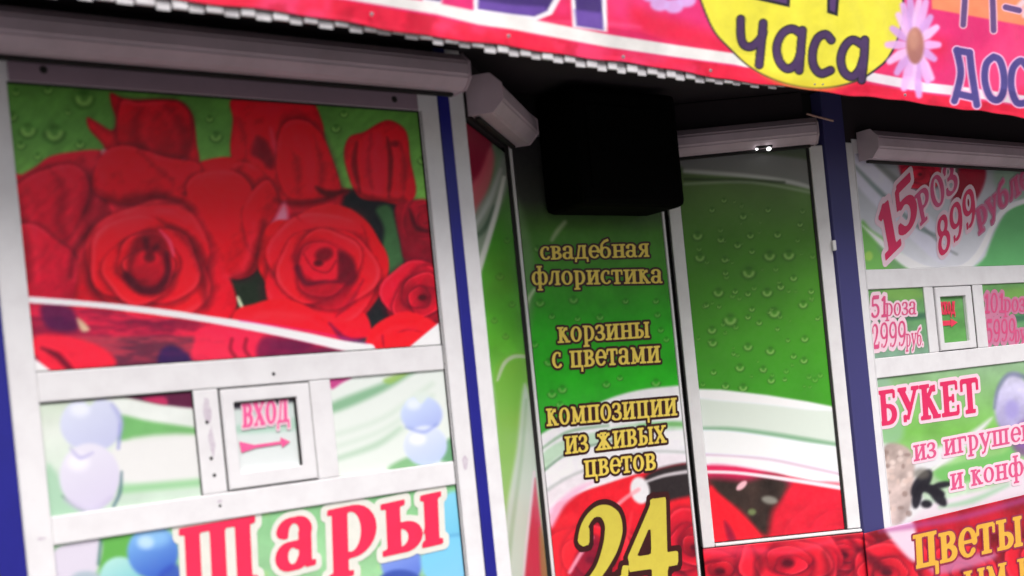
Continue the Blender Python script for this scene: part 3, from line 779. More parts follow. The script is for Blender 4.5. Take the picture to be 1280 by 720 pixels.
# ================================================================== PRINTED PANELS
def roses_panel(A):
    A.vgrad([(100, (84, 128, 60)), (160, (98, 148, 72)), (240, (120, 170, 84)), (470, (60, 70, 50))])
    A.mottle(.10, 60, 5)
    for d in ((35, 162, 11), (105, 122, 13), (68, 165, 13), (26, 181, 6), (100, 180, 6), (20, 115, 5), (420, 160, 6), (262, 148, 5), (60, 112, 6), (270, 170, 8), (430, 142, 5), (15, 145, 7), (528, 200, 6), (85, 140, 4), (47, 195, 5)): A.drop(*d)
    r1, r2, dk = (222, 26, 44), (176, 18, 38), (96, 8, 30)
    A.poly([(10, 240), (120, 235), (200, 220), (300, 230), (420, 232), (470, 250), (480, 300), (470, 420), (20, 420)], (176, 14, 40), 4, curve=False)
    # black and green hollows behind the blooms
    A.poly([(430, 245), (495, 240), (545, 300), (550, 400), (470, 420), (440, 330)], (30, 34, 38), 5)
    A.poly([(470, 262), (488, 258), (500, 300), (505, 330), (492, 350), (478, 320), (480, 285)], (66, 104, 66), 4)
    A.poly([(270, 325), (330, 320), (335, 385), (280, 395)], (34, 46, 34), 4)
    A.line([(297, 372), (306, 390), (314, 395)], 4, (190, 200, 170), 2)
    # back row
    A.poly([(138, 116), (150, 121), (163, 125), (200, 124), (226, 127), (241, 145), (246, 180), (249, 205), (236, 235), (160, 255), (118, 240), (116, 215), (131, 187), (112, 162), (109, 147), (122, 153), (140, 163), (145, 150), (139, 130)], (196, 24, 44), 2.2, c2=(214, 24, 46), tex=.18, rim=.2, rimw=5, seed=2)
    A.line([(150, 170), (165, 200), (200, 220)], [2, 8, 2], (140, 14, 38), 5, .6)
    A.poly([(152, 128), (200, 128), (228, 134), (236, 160), (190, 158), (160, 150)], (168, 16, 36), 8, .55)
    A.poly([(222, 190), (232, 200), (243, 216), (236, 220), (226, 212)], (236, 150, 170), 4, .7)
    A.poly([(290, 124), (335, 124), (385, 124), (402, 150), (408, 182), (421, 215), (424, 242), (395, 250), (345, 250), (300, 225), (288, 190), (291, 150)], (202, 22, 44), 2.2, c2=(232, 22, 42), tex=.16, rim=.15, rimw=5, seed=4)
    A.poly([(320, 170), (335, 178), (343, 200), (338, 212), (325, 200), (314, 192)], (110, 12, 36), 5, .85)
    A.line([(338, 160), (344, 185), (352, 215)], [2, 6, 2], (240, 110, 130), 4, .5)
    A.poly([(352, 130), (385, 140), (395, 160), (370, 166), (350, 155)], (166, 14, 36), 7, .6)
    A.poly([(430, 196), (436, 172), (455, 165), (475, 153), (490, 151), (508, 165), (513, 200), (520, 240), (506, 256), (478, 252), (452, 248), (440, 232)], (198, 22, 42), 2.0, c2=(224, 22, 44), tex=.12, rim=.15, rimw=4, seed=6)
    A.line([(446, 178), (443, 205), (450, 240)], [2, 8, 3], (110, 8, 28), 3, .8)
    A.line([(484, 172), (488, 200), (486, 245)], [2, 8, 3], (100, 6, 26), 3, .8)
    A.ell(493, 180, 5, 4, (100, 8, 28), 3, .8)
    A.poly([(456, 170), (480, 172), (482, 235), (462, 238), (452, 205)], (206, 34, 62), 5, .5)
    # left bloom
    A.poly([(14, 224), (28, 218), (45, 208), (62, 196), (90, 190), (125, 188), (150, 200), (172, 228), (165, 255), (130, 270), (100, 305), (88, 345), (92, 378), (60, 378), (28, 372), (20, 300)], (206, 34, 58), 2.5, c2=(190, 28, 58), d=(-.3, 1), tex=.16, seed=8)
    A.line([(41, 282), (48, 310), (52, 335), (66, 352), (72, 372)], [4, 6, 8, 9, 14], (104, 14, 44), 4, .8)
    A.line([(52, 272), (62, 298), (80, 308), (96, 322)], [2, 5, 6, 4], (120, 14, 44), 3, .8)
    A.poly([(100, 262), (124, 236), (134, 262), (128, 282), (112, 290)], (126, 14, 40), 6, .75)
    A.line([(118, 222), (128, 245), (138, 268)], [3, 8, 4], (110, 10, 34), 4, .7)
    A.ell(130, 190, 4, 4, (240, 190, 190), 2, .8)
    # middle bloom
    A.poly([(228, 226), (244, 206), (268, 198), (292, 197), (322, 206), (336, 228), (350, 255), (326, 300), (320, 338), (290, 348), (262, 325), (248, 292), (238, 262)], (232, 22, 38), 2.2, c2=(214, 18, 44), tex=.10, rim=.10, rimw=5, seed=10)
    A.line([(250, 262), (285, 268), (310, 285)], [2, 6, 2], (190, 14, 38), 5, .5)
    A.line([(336, 232), (332, 262), (322, 300), (318, 330)], [3, 7, 9, 8], (120, 8, 32), 4, .7)
    A.poly([(356, 252), (362, 275), (368, 283), (336, 286), (344, 270)], (244, 150, 172), 5, .85)
    A.petal([(152, 127), (172, 128), (200, 126), (226, 130), (238, 150), (232, 195), (190, 205), (158, 190), (146, 168)], (150, 10, 34), (196, 22, 42), (-.2, -1))
    A.petal([(116, 220), (132, 190), (160, 182), (205, 196), (249, 206), (238, 236), (190, 252), (150, 254), (118, 240)], (176, 14, 40), (226, 26, 46), (.1, -1))
    A.petal([(352, 160), (376, 150), (402, 168), (420, 214), (424, 240), (395, 248), (360, 246), (346, 210)], (190, 14, 38), (226, 24, 42), (-.6, -.6))
    A.petal([(292, 206), (312, 204), (338, 226), (346, 248), (318, 250), (296, 232)], (150, 10, 36), (220, 24, 42), (0, -1), a=.4)
    A.petal([(14, 240), (50, 214), (92, 206), (112, 232), (100, 272), (80, 300), (50, 300), (18, 290)], (160, 12, 44), (214, 36, 62), (-.2, -1))
    A.petal([(16, 292), (40, 280), (70, 300), (94, 322), (88, 378), (50, 380), (24, 372)], (150, 12, 46), (204, 30, 58), (-.4, -.8))
    A.petal([(234, 230), (262, 214), (296, 216), (316, 240), (318, 290), (320, 336), (290, 348), (260, 322), (244, 280)], (178, 12, 36), (240, 28, 44), (-.3, -1))
    A.petal([(336, 226), (318, 236), (304, 262), (308, 300), (320, 318), (332, 290), (348, 254)], (160, 10, 36), (226, 24, 42), (-.7, -.7))
    # first spiral bloom
    A.poly([(205, 255), (245, 255), (275, 320), (296, 376), (280, 402), (220, 410)], (216, 24, 44), 3, c2=(190, 18, 44), d=(1, 0), tex=.1)
    A.bloom(183, 332, 96, 12, .84, 9, rot=2.6, f0=.99)
    A.line([(215, 285), (240, 308), (254, 345), (256, 380)], [6, 16, 14, 8], (90, 6, 30), 8, .6)
    A.poly([(166, 300), (184, 288), (206, 296), (214, 322), (214, 352), (200, 368), (178, 368), (158, 354), (158, 330)], (100, 6, 34), 6, .7)
    A.poly([(166, 332), (172, 318), (186, 312), (200, 320), (206, 340), (198, 352), (180, 350), (168, 345)], (210, 26, 50), 4, .9, c2=(150, 12, 40))
    A.line([(158, 345), (176, 362), (198, 360), (210, 340), (208, 318)], [10, 12, 10, 8, 6], (70, 6, 34), 4, .8)
    A.line([(182, 300), (186, 315), (196, 308)], [8, 8, 6], (70, 6, 32), 4, .7)
    A.ell(187, 322, 7, 6, (100, 8, 32), 3, .9)
    A.line([(200, 288), (212, 302), (217, 320)], [2, 4, 2], (236, 100, 130), 2.5, .7)
    # second spiral bloom
    A.poly([(322, 330), (328, 292), (345, 276), (366, 274), (392, 258), (430, 258), (458, 276), (474, 300), (485, 322), (484, 350), (470, 376), (448, 400), (418, 404), (372, 398), (346, 378), (330, 350)], (234, 24, 36), 2.2, c2=(222, 20, 42), tex=.09, rim=.10, rimw=5, seed=14)
    A.line([(356, 300), (352, 325), (358, 356), (372, 380)], [3, 6, 10, 12], (110, 8, 36), 4, .85)
    A.bloom(404, 332, 84, 5, .92, 9, rot=-.6, f0=.99)
    A.poly([(366, 316), (388, 302), (420, 302), (440, 322), (444, 350), (430, 384), (405, 388), (380, 370), (368, 342)], (128, 8, 40), 8, .6)
    A.poly([(376, 322), (395, 306), (418, 308), (424, 330), (418, 350), (398, 352), (380, 340)], (216, 28, 52), 4, .9)
    A.ell(405, 318, 12, 9, (112, 6, 34), 4, .9, rot=-15)
    A.ell(398, 329, 6, 4, (84, 4, 30), 2.5, .9)
    A.line([(380, 318), (392, 336), (410, 340), (420, 326)], [2, 3, 3, 2], (140, 10, 40), 2, .8)
    A.poly([(424, 314), (440, 322), (446, 345), (438, 356), (424, 352), (422, 335)], (96, 6, 36), 4, .8)
    A.line([(372, 335), (382, 354), (404, 352), (424, 352)], [8, 6, 4, 3], (84, 4, 40), 3, .75)
    A.line([(420, 396), (440, 375), (454, 350)], [3, 7, 3], (130, 8, 44), 4, .7)
    A.line([(395, 234), (410, 242), (436, 238)], [3, 9, 3], (74, 8, 20), 3, .8)
    A.line([(360, 250), (372, 272), (386, 282)], [2, 4, 2], (150, 12, 38), 3, .7)
    # right edge blooms
    A.poly([(494, 258), (516, 250), (540, 258), (552, 330), (510, 330), (500, 300)], (168, 20, 46), 3, c2=(120, 12, 40), tex=.2, seed=16)
    A.line([(512, 262), (522, 285), (545, 290)], [3, 7, 3], (76, 8, 30), 3, .8)
    A.bloom(528, 372, 54, 18, .95, 7, rot=1.2, lite=(196, 22, 50), dark=(110, 8, 36))
    # bottom blooms
    A.poly([(292, 392), (318, 380), (344, 374), (372, 378), (396, 392), (412, 402), (440, 400), (456, 392), (464, 415), (452, 424), (420, 430), (380, 440), (290, 440)], (230, 24, 38), 2.5, c2=(222, 24, 56), tex=.08, seed=20)
    A.line([(412, 404), (432, 424), (455, 424)], [3, 9, 5], (60, 14, 70), 3, .6)
    A.poly([(456, 432), (464, 412), (482, 398), (508, 390), (530, 396), (548, 410), (540, 445), (456, 445)], (232, 26, 42), 2.5, tex=.08, seed=22)
    A.line([(495, 416), (512, 412), (530, 416)], [2, 6, 2], (150, 14, 44), 3, .7)
    A.line([(478, 420), (480, 436)], [5, 2], (120, 12, 44), 2, .7)
    # finer petal work over the traced blooms
    A.whorl(532, 275, 36, 9, 1.0, 5, a=.35)
    A.fold([(292, 346), (312, 340), (322, 318), (330, 280)], 8, (46, 4, 22), a=.75, d=(-1, 0))
    A.fold([(120, 238), (150, 254), (190, 256), (228, 250)], 7, a=.5, d=(0, 1)); A.fold([(158, 250), (200, 246), (236, 262)], 10, (60, 6, 28), a=.65, d=(0, 1))
    A.fold([(175, 135), (168, 165), (185, 200), (215, 225)], 9, a=.35); A.fold([(205, 130), (228, 158), (234, 196)], 8, a=.32, d=(-1, 0))
    A.fold([(300, 150), (308, 190), (298, 215)], 8, a=.35); A.fold([(356, 172), (372, 205), (372, 240)], 9, a=.3); A.fold([(392, 170), (402, 205), (400, 240)], 7, a=.35, d=(-1, 0))
    A.fold([(345, 250), (380, 255), (416, 246)], 6, (50, 4, 22), a=.55, d=(0, 1))
    A.fold([(464, 168), (460, 205), (466, 245)], 6, a=.35); A.fold([(500, 178), (506, 210), (504, 246)], 6, a=.45, d=(-1, 0)); A.fold([(440, 238), (470, 250), (505, 250)], 6, (50, 4, 22), a=.6, d=(0, -1))
    A.fold([(62, 210), (80, 240), (72, 275), (84, 300)], 9, a=.35); A.fold([(104, 200), (112, 228), (104, 262)], 10, (70, 6, 34), a=.5); A.fold([(24, 250), (32, 300), (36, 350)], 8, a=.4); A.fold([(88, 345), (94, 312), (112, 288), (132, 268)], 7, (56, 4, 26), a=.7, d=(.6, .6))
    A.fold([(304, 392), (340, 384), (380, 388), (412, 404)], 6, a=.3, d=(0, 1)); A.fold([(466, 420), (490, 404), (520, 402)], 5, a=.35, d=(0, 1))
    A.ell(120, 205, 30, 12, (246, 60, 76), 14, .22); A.ell(268, 215, 26, 12, (250, 60, 70), 12, .3); A.ell(420, 275, 36, 14, (252, 70, 74), 12, .3); A.ell(150, 275, 36, 14, (250, 70, 84), 14, .28); A.ell(345, 395, 44, 9, (252, 70, 76), 9, .3); A.ell(345, 135, 30, 8, (236, 60, 76), 9, .2)
    gl = fbm(A.X + A.Y, (A.Y - A.X) * .35, 9, 77, 3) - .5
    A.C = np.clip(A.C * (1 + .16 * gl)[:, None], 0, 255)
    # printed ribbon and the paler part under it
    m = np.clip((A.Y - np.interp(A.X, [30, 120, 250, 320, 400, 455], [378, 384, 400, 411, 428, 440])) / 4, 0, 1) * (A.X < 470)
    band = A.C * .80 + np.array([200, 60, 110]) * .20
    st_ = .5 + .5 * np.sin((A.Y + A.X * .10) * .95) * fbm(A.X, A.Y * 4, 46, 9)
    low = np.stack([196 - 26 * st_, 36 + 10 * st_, 74 + 8 * st_], 1)
    dkm = np.clip((fbm(A.X * .55, A.Y * 2.2, 34, 31) - .52) * 6, 0, 1) * .75
    low = low * (1 - dkm[:, None]) + np.array([78, 22, 62]) * dkm[:, None]
    A.C = A.C * (1 - m[:, None]) + (low * .65 + band * .35) * m[:, None]
    A.poly([(52, 382), (88, 384), (96, 412), (60, 410)], (66, 20, 72), 5, .75)
    A.poly([(96, 398), (104, 402), (112, 412), (102, 414)], (190, 190, 150), 3, .8)
    A.poly([(44, 420), (85, 420), (130, 436), (142, 458), (70, 464), (44, 445)], (220, 34, 60), 4, .8)
    A.line([(52, 435), (72, 445), (88, 462)], [3, 8, 8], (84, 10, 40), 3, .8)
    A.poly([(200, 440), (215, 432), (238, 445), (236, 456), (200, 458)], (40, 26, 84), 4, .75)
    A.poly([(242, 430), (250, 410), (290, 404), (325, 420), (325, 452), (245, 452)], (222, 44, 78), 4, .75)
    A.line([(290, 424), (288, 436), (294, 446)], 5, (120, 24, 50), 2, .7)
    A.line([(308, 424), (306, 436), (312, 446)], 5, (120, 24, 50), 2, .7)
    A.poly([(325, 425), (350, 420), (400, 432), (430, 440), (380, 446), (325, 450)], (84, 20, 66), 5, .7)
    A.line([(28, 374), (120, 381), (200, 390), (260, 399), (320, 409), (380, 421), (430, 432), (462, 437)], [8, 7, 8, 8, 10, 11, 12, 14], (232, 222, 228), 1.6)
    A.line([(300, 401), (380, 413), (430, 423), (458, 429)], 3, (150, 60, 150), 2, .45)
    A.poly([(38, 446), (44, 449), (64, 464), (36, 470)], (224, 218, 222), 2, curve=False)
    A.poly([(552, 400), (548, 404), (508, 437), (560, 437)], (226, 226, 228), 2, curve=False)
    A.mottle(.05, 9, 40)

ZP = 2.522
rose_poster = sheet('rose_poster', FRONT, .8795, 2.305, Z1a + .0, ZP, 0.0, roses_panel,
    'large printed panel of big red roses on a green dewy ground', 'poster', px=1.3, gain=1.85, gam=1.2)

def balloons_left(A):
    A.fill((214, 226, 216))
    A.vgrad([(480, (196, 216, 190)), (540, (222, 230, 220)), (650, (190, 214, 194))])
    A.poly([(96, 494), (112, 497), (116, 510), (108, 520), (98, 512)], (150, 196, 104), 6, .9)
    A.poly([(150, 494), (190, 488), (262, 482), (262, 512), (215, 508)], (92, 26, 62), 3)
    A.poly([(180, 498), (205, 496), (208, 506), (186, 502)], (190, 44, 92), 3)
    A.poly([(100, 500), (150, 498), (200, 507), (262, 514), (262, 536), (200, 528), (140, 518)], (226, 232, 226), 3)
    A.poly([(146, 520), (190, 527), (262, 538), (262, 545), (240, 546), (152, 552)], (104, 176, 96), 4, .9)
    A.mottle(.04, 25, 9)
    A.poly([(150, 552), (262, 546), (262, 598), (150, 600)], (228, 228, 226), 5, .95)
    A.line([(150, 612), (262, 602)], 10, (150, 204, 150), 5, .9)
    A.poly([(58, 585), (70, 590), (90, 625), (100, 640), (60, 650)], (166, 206, 176), 5, .9)
    A.line([(78, 620), (92, 630), (106, 640)], [2, 4, 3], (96, 126, 116), 2.5, .8)
    A.ell(114, 530, 39, 35, (216, 222, 240), 3, ball=(192, 196, 226))
    A.ell(112, 596, 38, 42, (226, 224, 236), 3, ball=(208, 202, 224))
    A.ell(100, 512, 12, 9, (236, 240, 250), 6, .8); A.ell(98, 578, 13, 10, (244, 242, 250), 7, .8); A.poly([(100, 488), (112, 507), (124, 488)], (206, 222, 200), 3, .9); A.line([(140, 505), (151, 525), (149, 552)], [3, 6, 3], (150, 154, 210), 4, .6); A.line([(82, 625), (112, 640), (140, 622)], [3, 7, 3], (190, 182, 210), 5, .7)
    A.line([(88, 560), (100, 572), (116, 566)], [2, 5, 2], (180, 176, 218), 3, .8)
    A.line([(150, 530), (148, 560)], [2, 4], (150, 156, 210), 2.5, .8)
    A.line([(152, 590), (150, 615), (142, 633)], [3, 5, 4], (90, 120, 130), 2, .8)
sheet('balloon_poster', FRONT, .8795, 1.3485, Z2a, Z1b, 0.0, balloons_left, 'small pale printed panel with two lilac balloons, left of the entrance arrow hatch', 'poster')

def balloons_right(A):
    A.vgrad([(455, (224, 232, 226)), (600, (226, 234, 226))])
    A.poly([(408, 470), (420, 472), (440, 471), (425, 480), (414, 486)], (196, 70, 136), 2.5)
    A.poly([(412, 505), (480, 478), (520, 462), (508, 472), (470, 494), (416, 516)], (126, 176, 136), 5, .9)
    A.poly([(480, 474), (512, 463), (506, 470), (488, 480)], (150, 190, 90), 3, .8)
    for k, y in enumerate((530, 545, 560)): A.line([(418, y + 14), (480, y - 8), (540, y - 50)], 6, (206, 222, 208), 5, .8)
    A.line([(420, 574), (470, 556), (500, 535)], [4, 7, 4], (176, 206, 180), 5, .8)
    A.poly([(485, 585), (515, 570), (530, 580), (510, 590)], (116, 176, 116), 4, .85)
    A.poly([(548, 560), (572, 545), (575, 580), (550, 575)], (84, 150, 100), 4, .85)
    A.ell(527, 518, 26, 23, (204, 220, 246), 3, ball=(166, 180, 232))
    A.ell(532, 557, 27, 25, (220, 228, 246), 3, ball=(186, 202, 240))
    A.ell(517, 505, 9, 7, (232, 240, 254), 5, .8); A.ell(522, 549, 10, 7, (246, 248, 254), 5, .8); A.poly([(517, 491), (526, 505), (536, 491)], (218, 230, 222), 2.5, .9)
    A.line([(508, 534), (530, 540), (546, 530)], [2, 4, 2], (140, 156, 220), 3, .7)
sheet('balloon_poster', FRONT, 1.8375, 2.305, Z2a, Z1b, 0.0, balloons_right, 'small pale printed panel with two light blue balloons, right of the entrance arrow hatch', 'poster')

def arrow_panel(A):
    A.vgrad([(490, (200, 216, 210)), (600, (226, 230, 230))])
    A.poly([(285, 506), (380, 492), (380, 500), (288, 512)], (46, 36, 52), 3, .9, curve=False)  # recess shadow painted as a dark band along the top
    A.poly([(294, 532), (376, 522), (376, 536), (296, 542)], (168, 206, 186), 4, .8)
ap = sheet('arrow_sign', FRONT, 1.479, 1.7035, 1.284, 1.519, -.004, arrow_panel, 'small white hatch panel lettered in pink over a right-pointing arrow', 'sign')
letters('lettering', ap, FRONT, .0, [('ВХОД', (303, 535), (362, 527), (-1, -30))], LM['arrow'], LM['palepink'], .10)
cut('arrow', ap, FRONT, .0, [[(299, 552), (318, 556), (319, 560), (302, 566)], [(318, 556), (351, 551.5), (351.6, 555), (319, 560)], [(350.2, 546.5), (363, 552), (352.6, 559.5)]], LM['arrow'])

def balls_panel(A):
    A.vgrad([(600, (126, 190, 130)), (690, (150, 204, 150)), (760, (150, 200, 150))])
    A.mottle(.12, 30, 21)
    for k in range(26):
        A.ell(130 + R_.rand() * 440, 630 + R_.rand() * 140, 4 + R_.rand() * 4, 3 + R_.rand() * 3, (170, 214, 130), 3, .5)
    A.poly([(125, 675), (172, 660), (166, 700), (130, 720)], (92, 170, 72), 4, .9)
    A.poly([(66, 690), (100, 676), (126, 675), (124, 705), (104, 740), (66, 735)], (214, 208, 222), 3)
    A.line([(126, 676), (123, 705)], 4, (70, 120, 110), 2, .8)
    A.ell(108, 728, 22, 14, (168, 186, 196), 4)
    A.ell(150, 720, 25, 24, (176, 222, 214), 3, ball=(120, 190, 200))
    A.ell(191, 690, 32, 33, (126, 182, 232), 3, ball=(58, 96, 190))
    A.ell(192, 672, 20, 12, (150, 200, 236), 8, .6)
    A.poly([(200, 716), (222, 706), (226, 740), (196, 740)], (52, 80, 180), 4, .9)
    A.ell(182, 678, 10, 8, (196, 224, 246), 5, .8)
    A.ell(502, 704, 26, 26, (140, 166, 232), 3, ball=(90, 116, 206))
    A.ell(500, 732, 30, 20, (60, 84, 170), 3)
    A.ell(568, 650, 22, 36, (130, 206, 232), 4, ball=(110, 190, 222))
    A.ell(562, 702, 36, 34, (120, 200, 232), 4, ball=(130, 196, 232))
    A.line([(548, 672), (575, 668)], 4, (96, 166, 210), 3, .8)
bp = sheet('balloon_shop_poster', FRONT, .8795, 2.305, .302, Z2b, 0.0, balls_panel, 'green printed panel with big red white-edged letters and blue balloons, below the hatch row', 'poster', px=1.7)
letters('lettering', bp, FRONT, .0015, [('ш', (225, 745), (328, 727), (-4, -84)), ('а', (346, 717), (398, 706), (-2, -66)), ('р', (407, 705), (473, 690), (-2, -66)), ('ы', (477, 697), (557, 679), (-3, -66))], LM['red'], LM['offwhite'], .11)

def left_splay_panel(A):
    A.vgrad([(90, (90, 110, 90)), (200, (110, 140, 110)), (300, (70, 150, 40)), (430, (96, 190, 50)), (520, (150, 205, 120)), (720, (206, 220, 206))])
    A.mottle(.14, 34, 51)
    A.poly([(575, 130), (612, 150), (612, 200), (600, 230), (578, 240)], (150, 20, 56), 4)
    A.poly([(584, 240), (600, 215), (612, 185), (618, 200), (610, 240), (590, 275)], (214, 96, 110), 4, .9)
    A.poly([(588, 280), (612, 235), (630, 190), (640, 215), (625, 260), (604, 320), (594, 350)], (150, 160, 150), 5, .9)
    A.line([(592, 285), (612, 250), (626, 212)], [5, 7, 4], (196, 200, 196), 3, .8)
    A.line([(590, 300), (606, 285), (618, 258)], [5, 6, 3], (70, 96, 76), 3, .8)
    A.line([(597, 342), (610, 300), (622, 258), (630, 222)], [8, 7, 6, 5], (226, 230, 222), 2)
    for d in ((634, 300, 4), (625, 345, 5), (640, 380, 4), (618, 400, 4), (646, 330, 3), (632, 420, 4)): A.drop(*d, .8)
    # leaf shaped loop and the white ribbons under it
    A.poly([(616, 480), (622, 455), (638, 444), (660, 446), (664, 520), (650, 560), (632, 640), (624, 700), (620, 620), (618, 540)], (122, 196, 62), 4, c2=(160, 206, 120))
    A.line([(622, 475), (630, 455), (642, 446), (658, 446)], [3, 5, 5, 4], (206, 222, 190), 2, .9)
    A.poly([(610, 470), (618, 500), (620, 560), (624, 640), (626, 720), (606, 720), (604, 600)], (212, 224, 216), 5, .9)
    A.poly([(655, 480), (668, 520), (676, 600), (668, 640), (655, 720), (628, 720), (634, 640), (646, 560)], (206, 222, 208), 4, .95)
    A.line([(658, 500), (652, 570), (640, 660), (634, 720)], [3, 4, 5, 5], (164, 196, 160), 3, .8)
    A.line([(668, 590), (664, 630), (658, 680), (654, 740)], 4, (232, 220, 224), 1.5, .9)
    A.poly([(669, 598), (674, 640), (682, 700), (690, 760), (652, 760), (660, 680)], (206, 40, 76), 2.5, curve=False)
    A.poly([(674, 660), (684, 690), (690, 740), (678, 740)], (150, 130, 60), 3, .8)
sheet('splay_poster', LSPLAY, .002, .672, .14, 2.50, 0.0, left_splay_panel, 'narrow green printed panel with white swooshes on the slanted side left of the door', 'poster', px=1.3, gain=1.15)

def door_panel(A):
    A.vgrad([(180, (52, 50, 54)), (250, (58, 62, 56)), (290, (66, 118, 40)), (330, (66, 136, 40)), (400, (44, 160, 30)), (470, (36, 168, 26)), (560, (60, 160, 60)), (720, (80, 40, 40))])  # dark grey-green top is shade painted into the print
    A.mottle(.12, 30, 61)
    A.poly([(648, 250), (668, 330), (662, 420), (652, 400), (646, 300)], (110, 140, 100), 6, .6)
    A.line([(668, 362), (660, 376), (657, 396)], [4, 5, 5], (190, 206, 170), 2.5, .8)
    A.line([(706, 278), (696, 290), (690, 300)], [5, 6, 4], (170, 180, 150), 3, .7)
    for d in ((675, 378, 6), (717, 374, 6), (750, 396, 5), (782, 376, 4), (820, 376, 4), (822, 393, 4), (722, 398, 4), (826, 412, 4), (833, 424, 4), (686, 452, 6), (690, 492, 6), (703, 486, 6), (758, 480, 5), (820, 478, 6), (775, 472, 4), (668, 430, 5), (700, 505, 5), (740, 505, 5), (672, 310, 5), (690, 395, 4), (730, 460, 4)): A.drop(*d, .9)
    A.poly([(740, 508), (780, 492), (825, 484), (870, 486), (880, 530), (880, 600), (700, 640), (668, 640), (666, 560), (690, 535), (720, 528)], (228, 226, 230), 2.5)
    A.poly([(676, 570), (700, 552), (745, 540), (800, 528), (870, 526), (870, 536), (800, 540), (740, 556), (700, 570), (678, 590)], (176, 206, 178), 3, .9)
    A.line([(672, 565), (710, 540), (760, 532)], [2, 4, 3], (120, 160, 124), 2.5, .8)
    A.line([(800, 532), (840, 530), (870, 532)], [3, 6, 5], (110, 176, 100), 2.5, .9)
    A.line([(680, 588), (720, 562), (800, 545)], [3, 3, 2], (104, 140, 112), 2, .8)
    A.poly([(682, 618), (720, 590), (790, 572), (872, 568), (872, 590), (760, 600), (700, 620), (684, 640)], (224, 216, 222), 3, .9)
    A.line([(685, 612), (720, 592), (800, 566), (868, 566)], [4, 3, 3, 3], (160, 168, 164), 3, .7)
    # roses at the foot
    A.poly([(690, 645), (712, 622), (760, 604), (815, 588), (875, 582), (900, 640), (905, 740), (692, 740)], (222, 26, 40), 2.2, c2=(196, 22, 44), tex=.12, seed=63)
    A.poly([(685, 640), (715, 612), (742, 602), (730, 612), (706, 632), (690, 660)], (236, 180, 206), 4, .9)
    A.poly([(806, 596), (830, 584), (872, 580), (876, 606), (868, 618), (840, 625), (812, 634), (806, 615)], (40, 34, 36), 4)
    A.line([(808, 602), (832, 594), (870, 588)], [3, 4, 5], (206, 200, 204), 2, .9)
    A.ell(800, 613, 12, 17, (218, 216, 218), 2.5, rot=-12)
    A.line([(798, 612), (780, 624), (765, 638)], [5, 5, 5], (240, 150, 160), 2, .8)
    A.poly([(845, 655), (858, 640), (872, 650), (880, 690), (866, 715), (846, 700)], (132, 14, 36), 5, .8)
    A.bloom(738, 700, 62, 64, .9, 7, rot=.5); A.bloom(868, 684, 50, 66, 1.0, 7, rot=2, lite=(206, 22, 44), dark=(104, 6, 30))
    A.line([(770, 640), (776, 665), (772, 700)], [3, 8, 4], (160, 16, 36), 4, .6)
    A.line([(790, 640), (784, 670), (778, 700)], [2, 5, 3], (246, 60, 70), 3, .6)
    A.poly([(722, 690), (740, 668), (756, 690), (748, 730), (716, 730)], (120, 16, 46), 5, .7)
    A.line([(740, 672), (726, 692), (712, 715)], [5, 5, 5], (236, 160, 180), 2, .8)
    A.poly([(692, 660), (712, 640), (728, 660), (706, 720), (692, 720)], (232, 40, 52), 5, .6)
    A.mottle(.04, 8, 65)
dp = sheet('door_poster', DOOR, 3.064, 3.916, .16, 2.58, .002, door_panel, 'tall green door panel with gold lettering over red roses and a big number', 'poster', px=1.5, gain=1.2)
letters('lettering', dp, DOOR, .0035, [
    ('свадебная', (675, 325), (813, 321), (-1, -17)),
    ('флористика', (665, 357), (829, 354), (-1, -18)),
    ('корзины', (697, 429), (813, 422), (-1, -20)),
    ('с цветами', (690, 461), (826, 453), (-1, -21)),
    ('композиции', (683, 533), (847, 519), (-1, -22)),
    ('из живых', (706, 568), (834, 553), (-1, -22)),
    ('цветов', (730, 597), (821, 587), (-1, -21))], LM['gold'], LM['maroon'], .14, weight=.82)
letters('number', dp, DOOR, .0035, [('2', (718, 752), (788, 738), (0, -116)), ('4', (782, 744), (852, 734), (-3, -120))], LM['goldbig'], LM['maroon'], .06, weight=.95)

